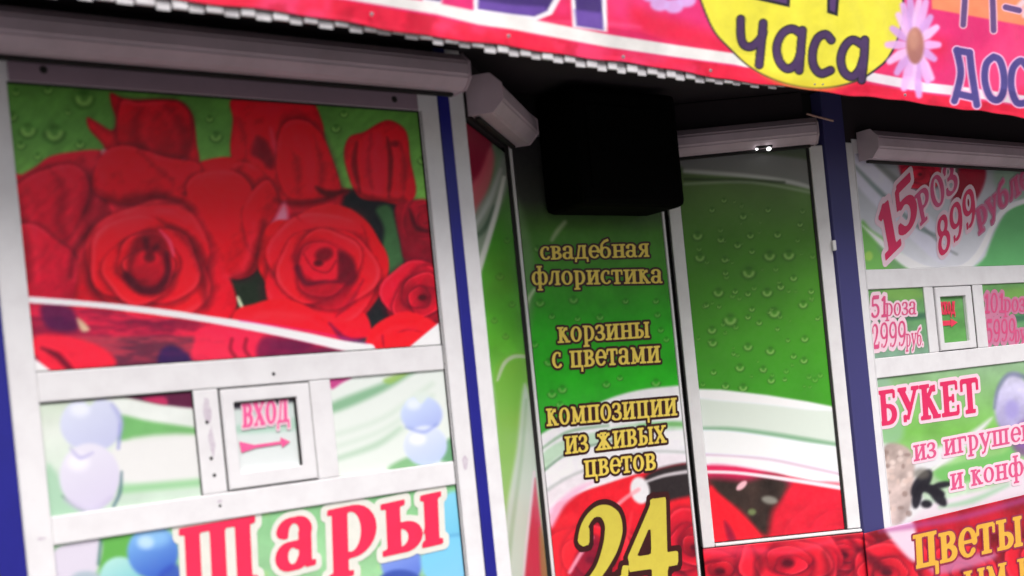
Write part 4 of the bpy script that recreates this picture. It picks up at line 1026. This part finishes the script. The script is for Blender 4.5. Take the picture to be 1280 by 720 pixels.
def green_panel(A):
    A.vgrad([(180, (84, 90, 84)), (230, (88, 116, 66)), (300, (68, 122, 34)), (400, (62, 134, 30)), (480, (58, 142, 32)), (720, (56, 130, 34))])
    A.mottle(.10, 60, 71)
    A.poly([(855, 180), (935, 190), (1030, 205), (1030, 236), (940, 222), (855, 212)], (124, 124, 126), 3, .9)
    A.line([(856, 214), (935, 220), (990, 228), (1030, 240)], 5, (186, 190, 186), 2.5, .9)
    A.line([(856, 224), (930, 226), (980, 228)], [3, 5, 3], (50, 66, 44), 2.5, .8)
    A.line([(856, 230), (940, 228), (1030, 244)], 3, (150, 166, 140), 2.5, .8)
    pts = [(872, 294, 7), (901, 299, 5), (922, 306, 5), (938, 294, 5), (972, 293, 5), (962, 319, 8), (986, 318, 8), (875, 321, 7), (906, 324, 5), (940, 314, 4), (936, 340, 9), (907, 341, 4), (992, 347, 5), (976, 358, 5), (898, 365, 7), (919, 364, 4), (935, 367, 4), (959, 365, 7), (1014, 364, 4), (883, 381, 4), (899, 383, 3), (940, 386, 4), (1004, 380, 6), (968, 390, 8), (913, 399, 9), (935, 396, 4), (949, 403, 4), (890, 412, 6), (891, 428, 6), (935, 433, 6), (963, 438, 6), (1006, 423, 5), (992, 445, 4), (1005, 450, 5), (917, 442, 3), (925, 459, 6), (954, 461, 5), (964, 475, 5), (892, 465, 4), (907, 482, 5), (929, 484, 6), (981, 474, 3), (972, 411, 3), (1022, 398, 3), (985, 425, 3), (929, 270, 5), (960, 262, 4), (890, 262, 4), (1000, 280, 4), (905, 250, 4)]
    for d in pts: A.drop(*d, 1.0)
    for k in range(60): A.drop(870 + R_.rand() * 160, 245 + R_.rand() * 240, 1.5 + R_.rand() * 2.5, .6)
    A.poly([(860, 486), (900, 487), (960, 494), (1010, 502), (1060, 512), (1066, 720), (860, 720)], (222, 224, 230), 2.2, curve=False)
    A.poly([(862, 500), (900, 501), (960, 506), (1010, 512), (1060, 518), (1062, 556), (1010, 550), (960, 540), (900, 534), (862, 532)], (196, 206, 196), 3)
    A.line([(864, 536), (910, 536), (960, 542), (1010, 550), (1062, 558)], [4, 5, 6, 6, 4], (112, 156, 120), 3, .9)
    A.poly([(864, 540), (910, 540), (960, 546), (1010, 555), (1064, 565), (1064, 594), (1010, 582), (950, 572), (864, 566)], (218, 222, 234), 3)
    A.line([(866, 568), (910, 570), (960, 574), (1010, 584), (1064, 596)], [3, 3, 3, 4, 4], (190, 160, 176), 2.5, .8)
    A.line([(866, 576), (920, 578), (970, 586), (1064, 604)], 12, (226, 220, 226), 2)
    A.poly([(866, 582), (920, 584), (970, 592), (1010, 600), (1066, 610), (1066, 690), (866, 700)], (196, 24, 46), 2, c2=(206, 22, 40), curve=False, tex=.14, seed=73)
    A.poly([(884, 582), (925, 584), (980, 596), (985, 606), (920, 604), (888, 600)], (206, 30, 84), 4, .9)
    A.poly([(886, 598), (930, 600), (960, 594), (985, 602), (980, 622), (966, 640), (960, 668), (946, 664), (925, 640), (900, 622)], (48, 36, 32), 8, tex=.5)
    A.bloom(1050, 668, 60, 74, .75, 6, rot=3.6, lite=(220, 26, 48), dark=(120, 6, 32)); A.fold([(1040, 618), (1010, 626), (990, 646), (984, 668)], 8, a=.5); A.fold([(1062, 636), (1036, 640), (1012, 656)], 7, a=.6, d=(0, 1))
    A.poly([(886, 612), (900, 618), (925, 640), (950, 668), (956, 690), (888, 690)], (226, 22, 40), 3, .95)
    A.poly([(905, 652), (914, 660), (922, 680), (912, 682)], (110, 10, 46), 4, .8)
    A.ell(927, 607, 8, 4, (236, 180, 190), 2, .9, rot=-40)
    A.ell(962, 625, 10, 5, (140, 140, 130), 3, .8, rot=10)
    A.ell(940, 640, 5, 4, (110, 130, 80), 2.5, .8)
    A.poly([(980, 620), (1010, 604), (1066, 612), (1066, 680), (970, 680)], (204, 26, 48), 4, .8, tex=.16)
    A.line([(866, 590), (920, 591), (990, 600), (1066, 612)], [4, 4, 5, 6], (226, 206, 212), 1.6)
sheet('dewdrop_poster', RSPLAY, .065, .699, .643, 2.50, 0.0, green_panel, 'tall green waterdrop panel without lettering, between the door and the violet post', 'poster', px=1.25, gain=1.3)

def price_panel(A):
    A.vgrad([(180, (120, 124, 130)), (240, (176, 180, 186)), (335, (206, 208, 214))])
    A.poly([(1064, 180), (1085, 198), (1150, 260), (1190, 300), (1180, 330), (1140, 300), (1066, 225)], (206, 206, 220), 3)
    A.line([(1066, 205), (1100, 240), (1150, 285), (1190, 300)], [3, 6, 5, 3], (110, 130, 126), 2.5, .8)
    A.line([(1085, 195), (1120, 225), (1145, 250)], [4, 8, 5], (110, 116, 112), 3, .7)
    A.poly([(1076, 278), (1090, 288), (1112, 304), (1140, 338), (1076, 340)], (108, 170, 84), 3)
    A.poly([(1096, 308), (1115, 310), (1135, 330), (1120, 340)], (110, 150, 110), 4, .7)
    A.ell(1086, 320, 5, 6, (160, 200, 90), 2, .8)
    A.poly([(1076, 280), (1084, 286), (1115, 308), (1150, 330), (1180, 338), (1145, 340), (1112, 318)], (232, 230, 234), 2.5)
    A.poly([(1124, 205), (1135, 198), (1150, 200), (1170, 202), (1176, 220), (1160, 240), (1140, 232), (1128, 220)], (168, 20, 50), 3, c2=(214, 30, 66))
    A.bloom(1150, 218, 26, 83, .8, 5, lite=(214, 30, 62)); A.poly([(1196, 205), (1214, 198), (1232, 212), (1226, 240), (1208, 262), (1190, 255), (1196, 230)], (150, 14, 44), 3, tex=.15)
    A.poly([(1178, 196), (1198, 204), (1194, 225), (1178, 220)], (80, 120, 100), 4, .7)
    A.poly([(1244, 210), (1280, 205), (1290, 250), (1250, 240)], (130, 160, 136), 6, .8)
    A.poly([(1225, 345), (1232, 320), (1246, 285), (1262, 262), (1290, 250), (1330, 260), (1400, 345)], (96, 170, 104), 3)
    A.poly([(1172, 320), (1215, 315), (1240, 275), (1225, 320), (1200, 338)], (204, 206, 212), 4, .7)
    A.line([(1170, 338), (1205, 334), (1225, 315), (1240, 285), (1256, 262), (1285, 250)], [5, 8, 7, 6, 6, 6], (230, 228, 232), 2)
    A.line([(1155, 285), (1180, 308), (1196, 318)], [2, 3, 2], (110, 116, 116), 2.5, .7)
    A.mottle(.04, 20, 81)
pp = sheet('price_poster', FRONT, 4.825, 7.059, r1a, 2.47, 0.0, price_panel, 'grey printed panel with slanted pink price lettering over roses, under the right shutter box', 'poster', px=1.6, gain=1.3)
letters('lettering', pp, FRONT, .0015, [
    ('1', (1104, 329), (1128, 305), (-12, -66)), ('5', (1122, 302), (1150, 274), (-9, -62))], LM['crimson'], LM['palepink'], .10, weight=.9)
letters('small_lettering', pp, FRONT, .0015, [
    ('РОЗ', (1150, 284), (1199, 234), (-8, -38))], LM['washed'], LM['palepink'], .09, weight=.8)
letters('lettering', pp, FRONT, .0015, [
    ('899', (1174, 324), (1222, 276), (-5, -46))], LM['crimson'], LM['palepink'], .11, weight=.9)
letters('small_lettering', pp, FRONT, .0015, [
    ('рублей', (1222, 286), (1304, 218), (-4, -22))], LM['washed'], LM['mauvepink'], .10, weight=.9)

def small_price(A, x0):
    A.vgrad([(355, (110, 164, 96)), (400, (104, 160, 104)), (445, (130, 168, 144))])
    A.mottle(.18, 18, 91)
    A.line([(x0, 402), (x0 + 40, 398), (x0 + 90, 392)], [6, 9, 6], (60, 106, 84), 3, .8)
    A.poly([(x0 + 20, 362), (x0 + 60, 360), (x0 + 70, 372), (x0 + 30, 376)], (130, 180, 84), 5, .7)
sp1 = sheet('small_price_poster', FRONT, 4.825, 5.286, r3a, r1b, 0.0, lambda A: small_price(A, 1084), 'small green price panel with two pink lines, beside the violet post', 'poster')
letters('lettering', sp1, FRONT, .0015, [('51', (1088, 398), (1110, 396), (0, -28)), ('роза', (1106, 396), (1146, 393), (0, -17)), ('2999', (1089, 437), (1133, 433), (0, -33)), ('руб.', (1132, 434), (1155, 432), (0, -17))], LM['washed'], LM['palepink'], .16, weight=.7)
sp2 = sheet('small_price_poster', FRONT, 5.822, 7.058, r3a, r1b, 0.0, lambda A: small_price(A, 1232), 'small green price panel with faded pink lines, at the right edge of the photo', 'poster')
letters('lettering', sp2, FRONT, .0015, [('101', (1230, 392), (1256, 391), (0, -26)), ('роза', (1254, 391), (1292, 389), (0, -17)), ('5999', (1232, 429), (1270, 427), (0, -30)), ('руб.', (1268, 428), (1292, 427), (0, -16))], LM['washed'], LM['mauvepink'], .17, weight=.7)
def tiny(A):
    A.vgrad([(370, (104, 166, 96)), (430, (98, 168, 84))]); A.mottle(.15, 14, 95)
sp3 = sheet('entrance_sign', FRONT, 5.412, 5.640, 1.491, 1.736, -.004, tiny, 'tiny green hatch panel with coral red lettering and an arrow, in the right bay', 'sign')
letters('lettering', sp3, FRONT, .0, [('ВХОД', (1174, 393), (1194, 392), (0, -15))], LM['coral'], LM['coral'], .05)
cut('arrow', sp3, FRONT, .0, [[(1175, 401), (1188, 400.5), (1188.5, 406.5), (1176, 407.5)], [(1188.2, 398), (1197, 403), (1188.9, 409)]], LM['coral'])

def bouquet_panel(A):
    A.vgrad([(455, (140, 176, 136)), (500, (132, 184, 112)), (540, (120, 186, 84)), (640, (200, 212, 206))])
    A.mottle(.14, 26, 101)
    A.poly([(1090, 470), (1110, 470), (1130, 540), (1104, 560), (1092, 540)], (150, 186, 166), 6, .6)
    # white swooshes
    A.poly([(1096, 560), (1140, 570), (1170, 560), (1210, 542), (1240, 522), (1222, 545), (1190, 575), (1150, 600), (1160, 660), (1096, 680)], (222, 222, 224), 4)
    A.poly([(1168, 590), (1200, 578), (1250, 568), (1270, 556), (1260, 580), (1216, 600), (1184, 604)], (116, 186, 100), 4)
    A.poly([(1150, 640), (1190, 622), (1240, 610), (1310, 590), (1330, 690), (1120, 700)], (222, 212, 220), 4)
    A.line([(1175, 634), (1215, 626), (1260, 606)], [3, 7, 4], (150, 196, 158), 4, .8)
    A.line([(1150, 572), (1160, 590), (1186, 570)], [3, 3, 4], (228, 228, 226), 2, .8)
    # wrapped bouquet and dark bow at the left
    A.poly([(1104, 562), (1120, 554), (1140, 566), (1143, 600), (1136, 640), (1122, 656), (1108, 648), (1102, 610)], (178, 160, 152), 3, c2=(206, 186, 182), tex=.30, seed=5)
    for k in range(34):
        A.ell(1106 + R_.rand() * 32, 565 + R_.rand() * 80, 2 + R_.rand() * 2.5, 2 + R_.rand() * 2, [(226, 208, 200), (140, 118, 112), (214, 190, 180)][k % 3], 1.5, .75)
    for a in ((1152, 604, 9, 20, 35), (1164, 612, 18, 6, 20), (1172, 620, 16, 7, 50), (1146, 622, 6, 14, 10), (1178, 606, 12, 4, -10), (1158, 630, 7, 5, 0)): A.ell(a[0], a[1], a[2], a[3], (24, 22, 32), 2.5, .95, rot=a[4])
    A.ell(1152, 592, 10, 7, (110, 106, 96), 4, .7)
    # pale lilac toy at the right edge
    A.poly([(1246, 490), (1258, 470), (1272, 466), (1284, 478), (1300, 474), (1310, 540), (1280, 560), (1250, 535), (1243, 510)], (206, 204, 226), 4, c2=(170, 160, 214), tex=.2)
    A.line([(1243, 510), (1248, 485), (1262, 468), (1284, 472)], [3, 5, 6, 6], (110, 116, 150), 3, .7)
    A.ell(1265, 512, 9, 12, (160, 150, 212), 5, .8)
    A.poly([(1262, 545), (1285, 525), (1300, 560), (1275, 570)], (120, 60, 140), 5, .7)
bq = sheet('bouquet_poster', FRONT, 4.825, 7.059, .59, r3b, 0.0, bouquet_panel, 'green and white printed panel with pink bouquet lettering, above the rose skirt', 'poster', px=1.6)
letters('lettering', bq, FRONT, .0015, [('БУКЕТ', (1099, 533), (1226, 515), (-3, -44))], LM['crimson'], LM['palepink'], .10, weight=.88)
letters('small_lettering', bq, FRONT, .0015, [('из игрушек', (1142, 577), (1292, 549), (-1, -20)), ('и конфет', (1188, 613), (1308, 589), (-1, -20))], LM['washed'], LM['palepink'], .17, weight=.75)

# skirt below the sills: roses, wrapping from the slanted side over the post to the right bay
def skirt_art(A):
    A.fill((170, 20, 40))
    A.mottle(.5, 40, 111)
    for a in ((870, 775, 66, 41, .7), (1030, 780, 72, 8, .8), (1165, 768, 56, 31, .8), (1250, 762, 60, 36, .7), (1310, 700, 56, 38, .8), (900, 714, 62, 3, .6), (1055, 694, 56, 17, .55), (1205, 714, 50, 33, .7), (1108, 716, 60, 12, .7), (985, 704, 76, 5, .60)):
        A.bloom(a[0], a[1], a[2], a[3], a[4], 7, rot=a[3], lite=(236, 28, 50), dark=(132, 6, 32))
    A.ell(1010, 680, 40, 8, (250, 60, 76), 9, .3); A.ell(920, 690, 34, 8, (240, 60, 96), 9, .35); A.line([(940, 684), (950, 704), (944, 724)], [4, 12, 8], (70, 6, 26), 6, .55); A.line([(1030, 690), (1036, 712), (1028, 730)], [4, 10, 6], (60, 6, 24), 6, .5)
    A.line([(880, 690), (930, 686), (985, 690), (1040, 676)], [6, 8, 6, 4], (224, 60, 90), 5, .5)
    A.line([(1060, 672), (1090, 700), (1110, 716)], [3, 12, 8], (80, 8, 30), 5, .7)
    A.poly([(1104, 655), (1140, 650), (1146, 700), (1128, 690)], (232, 210, 226), 4, .95)
    A.poly([(1160, 706), (1190, 696), (1240, 690), (1240, 700), (1196, 714), (1170, 718)], (196, 120, 160), 5, .8)
    A.line([(1100, 664), (1150, 656), (1210, 645), (1290, 622)], [4, 8, 8, 8], (170, 70, 140), 4, .6)
skirt = thing('skirt_board', 'red rose printed skirt board along the bottom from the door to the right bay', 'sign')
sheet('slanted_board', RSPLAY, .004, .782, .12, .619, .014, skirt_art, None, None, px=1.6, gain=1.2, parent=skirt)
sk2 = sheet('front_board', FRONT, 4.578, 7.19, .12, .617, .030, skirt_art, None, None, px=1.6, parent=skirt)
letters('lettering', sk2, FRONT, .0315, [('Цветы', (1142, 712), (1280, 682), (-2, -38), 1.12), ('ым ц', (1206, 745), (1296, 724), (-2, -30))], LM['ochre'], LM['mauve'], .06, weight=.9)

# ================================================================== BANNER
BPL = Plane((0, -.60), (8, -.60))
bx = np.array([0.2, .998, 1.42, 2.184, 2.723, 3.028, 3.361, 3.633, 4.581, 5.352, 7.3])
bz = np.array([2.615, 2.608, 2.603, 2.580, 2.573, 2.562, 2.553, 2.546, 2.541, 2.526, 2.49])
def banner_shape(s, z):
    t = (z - 2.55) / .85                      # 0 bottom .. 1 top
    zb = np.interp(s, bx, bz) + .003 * np.sin(s * 9.0) + .002 * np.sin(s * 23)
    zz = zb + t * (3.46 - zb)
    off = np.clip(t * 8, .15, 1) * (.010 * np.sin(s * 5.3 + z * 2) + .006 * np.sin(s * 13.0 - z * 6) * (1 - t) + .004 * np.sin(s * 31 + z * 9))
    return s, zz, off
DISC_WORD = [[(926, 24), (926, 44), (930, 56), (940, 58), (951, 48), (954, 40)], [(954, 29), (952, 50), (949, 81)],
    [(1001, 42), (990, 36), (978, 42), (971, 58), (974, 76), (984, 86), (995, 80), (1001, 66)], [(1003, 38), (1001, 62), (999, 88)],
    [(1039, 50), (1032, 43), (1022, 48), (1016, 64), (1017, 82), (1026, 92), (1038, 88)],
    [(1078, 56), (1066, 50), (1056, 58), (1051, 74), (1055, 90), (1065, 96), (1074, 88), (1079, 74)], [(1081, 50), (1080, 72), (1077, 100)]]
SIDE_WORD = [[(1196, 63), (1201, 90), (1196, 116), (1193, 126)], [(1196, 63), (1212, 66)], [(1212, 66), (1215, 92), (1221, 131)], [(1196, 117), (1218, 122)],
    [(1242, 71), (1233, 80), (1231, 100), (1237, 120), (1247, 125), (1254, 115), (1255, 95), (1250, 76), (1242, 71)],
    [(1284, 84), (1276, 76), (1266, 86), (1264, 108), (1271, 128), (1284, 128)]]
SIDE_TOP = [[(1207, -30), (1206, 0), (1204, 31)], [(1239, -30), (1241, 5), (1242, 38)], [(1207, -30), (1239, -30)], [(1257, 9), (1274, 13)]]
def banner_art(A):
    A.fill((216, 44, 110))
    n = fbm(A.X, A.Y, 150, 131)
    A.C = A.C * (1 - n[:, None] * .0)
    A.mix(np.clip((n - .45) * 4, 0, 1), (232, 60, 116))
    A.mix(np.clip((fbm(A.X, A.Y, 120, 135) - .52) * 5, 0, 1) * .8, (214, 24, 56))
    A.poly([(790, 10), (830, 20), (900, 45), (930, 72), (860, 60), (800, 40)], (216, 26, 50), 12, .7)
    A.line([(660, 26), (760, 30), (800, 34)], [3, 5, 2], (240, 100, 150), 5, .5)
    A.poly([(1160, -80), (1400, -60), (1400, 45), (1280, 32), (1165, 11)], (238, 136, 96), 2, curve=False)
    # letters of the big word (only feet show)
    big = (64, 44, 110)
    for p in ([(100, -40), (150, -40), (146, -8), (108, -14)], [(220, -60), (262, -60), (256, -2), (222, -6)], [(285, -60), (315, -60), (310, 2), (284, 0)], [(395, -60), (470, -60), (468, -2), (396, -8)], [(530, -80), (556, -80), (552, 8), (528, 4)]):
        A.poly(p, (230, 226, 232), 1.5, curve=False); 
        c = np.mean(p, 0); A.poly([tuple(c + (np.array(q) - c) * .86) for q in p], big, 1.5, curve=False)
    A.poly([(592, -90), (592, 16), (640, 22), (670, 26), (690, 18), (702, -4), (704, -60)], (232, 228, 232), 1.5, curve=False)
    A.poly([(598, -90), (598, 11), (640, 17), (668, 20), (684, 13), (695, -6), (697, -60)], big, 1.5, curve=False)
    A.poly([(598, 0), (640, 6), (680, 8), (684, 13), (668, 20), (640, 17), (598, 11)], (104, 72, 160), 3, .9, curve=False)
    A.poly([(710, -60), (757, -60), (759, 40), (716, 34)], (232, 228, 232), 1.5, curve=False)
    A.poly([(715, -60), (750, -60), (754, 37), (721, 32)], big, 1.5, curve=False)
    A.poly([(718, 12), (752, 16), (754, 37), (721, 32)], (110, 78, 166), 3, .85, curve=False)
    # pale lilac flowers between
    for k in range(9):
        a = k * .7; A.ell(838 + 26 * math.cos(a), -14 + 22 * math.sin(a), 12, 9, (206, 170, 226), 3, .9)
    # white stripe and red hem
    A.line([(60, -68), (200, -40), (330, -22), (430, -8), (547, 11), (600, 23), (640, 28), (760, 51), (840, 63), (920, 74), (935, 78)], [10, 11, 12, 13, 14, 16, 17, 16, 15, 14, 13], (222, 220, 216), 1.6, curve=False)
    A.line([(1040, 86), (1092, 97), (1155, 109), (1200, 114), (1270, 124), (1400, 142)], 12, (226, 216, 222), 1.6, curve=False)
    hem = np.clip((A.Y - np.interp(A.X, [60, 330, 430, 547, 600, 640, 760, 840, 920, 1040, 1155, 1270, 1400], [-62, -15, -1, 20, 32, 38, 60, 71, 82, 96, 116, 131, 149])) / 2.5, 0, 1)
    A.mix(hem, (222, 28, 62))
    A.mix(hem * np.clip((fbm(A.X, A.Y, 70, 141) - .5) * 6, 0, 1) * .75, (228, 62, 110))
    A.mix(hem * np.clip((fbm(A.X, A.Y, 44, 145) - .60) * 7, 0, 1) * .6, (178, 14, 44))
    # yellow disc
    el = [(874, -10), (879, 12), (892, 40), (910, 60), (935, 83), (962, 98), (990, 107), (1020, 111), (1050, 108), (1076, 100), (1095, 88), (1112, 72), (1126, 40), (1130, 0), (1110, -60), (1060, -96), (1000, -106), (930, -90), (884, -50)]
    A.poly(el, (28, 26, 40), 1.2)
    c = np.array((1003, 0)); A.poly([tuple(c + (np.array(q) - c) * .982) for q in el], (222, 214, 62), 1.4)
    A.poly([(925, 70), (980, 98), (1040, 102), (1090, 84), (1040, 112), (980, 108)], (214, 192, 40), 7, .6)
    # big figures in the disc
    A.poly([(926, -16), (988, -6), (987, 9), (934, -3)], (24, 20, 34), 1.2, curve=False); A.poly([(930, -18), (984, -8), (984, 5), (938, -5)], (84, 56, 104), 1.2, curve=False)
    A.poly([(1034, -40), (1052, -38), (1047, 20), (1034, 16)], (24, 20, 34), 1.2, curve=False); A.poly([(1037, -40), (1049, -38), (1044, 16), (1037, 13)], (84, 56, 104), 1.2, curve=False)
    # daisy
    for k in range(18):
        a = 2 * math.pi * k / 18; rx, ry = 30 + 4 * math.sin(k * 5), 58 + 7 * math.cos(k * 3)
        ex, ey = 1143 + rx * math.cos(a), 56 + ry * math.sin(a)
        A.line([(1143 + 6 * math.cos(a), 56 + 14 * math.sin(a)), (1143 + .6 * rx * math.cos(a), 56 + .6 * ry * math.sin(a)), (ex, ey)], [6, 12, 8], [(222, 172, 226), (206, 160, 220), (232, 190, 232)][k % 3], 2.5, .95)
    A.ell(1144, 57, 11, 23, (186, 126, 110), 3, ball=(160, 104, 96))
    A.ell(1142, 50, 6, 12, (206, 150, 126), 4, .6)
    # small daisy half out of frame
    for k in range(10):
        a = 2 * math.pi * k / 10
        A.line([(1286, -6), (1286 + 16 * math.cos(a), -6 + 26 * math.sin(a))], [5, 8], (232, 196, 206), 2.5, .9)
    for st4, (w1, c1), (w2, c2) in ((DISC_WORD, (8.5, (70, 48, 88)), (11.5, (24, 20, 32))), (SIDE_WORD, (8.5, (76, 66, 132)), (12.5, (226, 172, 208))), (SIDE_TOP, (7, (96, 70, 120)), (10.5, (226, 172, 190)))):
        for ww, cc in ((w2, c2), (w1, c1)):
            for q in st4: A.line(q, ww, cc, 1.1)
    A.mottle(.05, 14, 150)
ban = sheet('banner', BPL, .2, 7.3, 2.55, 3.40, 0.0, banner_art, 'long pink and red vinyl banner with a yellow disc, hung along the canopy edge', 'banner', px=1.5, cap=1000, material=M['bannerink'], shape=banner_shape, thick=.003)
# grommets and puckers along the hem
for px, py in ((461, 20), (632, 47), (775, 73), (884, 90), (1127, 120), (1014, 107), (1024, 107)):
    P = BPL.hit(np.array([px, py], float)); bm = bmesh.new(); disc(bm, BPL, P[0], P[2], .0065 if px < 1000 or px > 1100 else .004, .016, .006)
    obj('grommet', bm, M['steel'], ban)
# holding rail behind the banner
bm = bmesh.new(); box(bm, FRONT, .3, 7.34, 3.02, 3.42, .50, .55, .003); obj('banner_rail', bm, M['roof'], kiosk)

# ================================================================== SMALL THINGS
lamp = thing('security_lamp', 'small twin bulb lamp glowing under the shutter box over the green panel', 'lamp')
for (px, py), r in (((961, 186), .0085), ((946, 186.5), .005)):
    P = RSPLAY.hit(np.array([px, py], float), .075); bm = bmesh.new()
    bmesh.ops.create_icosphere(bm, subdivisions=3, radius=r); 
    for v in bm.verts: v.co = Vector((v.co.x * 1.3, v.co.y * 1.3, v.co.z)) + Vector(P)
    obj('bulb', bm, M['bulb'], lamp, smooth=True)
P = RSPLAY.hit(np.array([955, 183], float), .07); s_ = float(np.dot(P - RSPLAY.a, RSPLAY.u))
bm = bmesh.new(); box(bm, RSPLAY, s_ - .04, s_ + .04, P[2] - .006, P[2] + .012, .03, .074, .003); obj('lamp_holder', bm, M['gasket_and_shade'], lamp)
def cable(name, pts, r, m, label, cat):
    bm = bmesh.new(); pts = [np.array(p) for p in smooth_open(pts, 6)]
    prev = None
    for i, p in enumerate(pts):
        tg = pts[min(i + 1, len(pts) - 1)] - pts[max(i - 1, 0)]; tg /= np.linalg.norm(tg)
        u = np.cross(tg, (0, 0.3, 1)); u /= np.linalg.norm(u); v = np.cross(tg, u)
        rg = [bm.verts.new(p + r * (u * math.cos(a) + v * math.sin(a))) for a in np.linspace(0, 2 * math.pi, 8, endpoint=False)]
        if prev:
            for k in range(8): bm.faces.new((prev[k], prev[(k + 1) % 8], rg[(k + 1) % 8], rg[k]))
        else: bm.faces.new(rg[::-1])
        prev = rg
    bm.faces.new(prev)
    return tag(obj(name, bm, m, smooth=True), label, cat)
a, b, c = (RSPLAY.hit(np.array(q, float), .10) for q in ((1008, 142), (1022, 146), (1042, 151)))
cable('cable', [a, b, c], .005, M['wire'], 'short pale cable end showing under the canopy beside the violet post', 'cable')
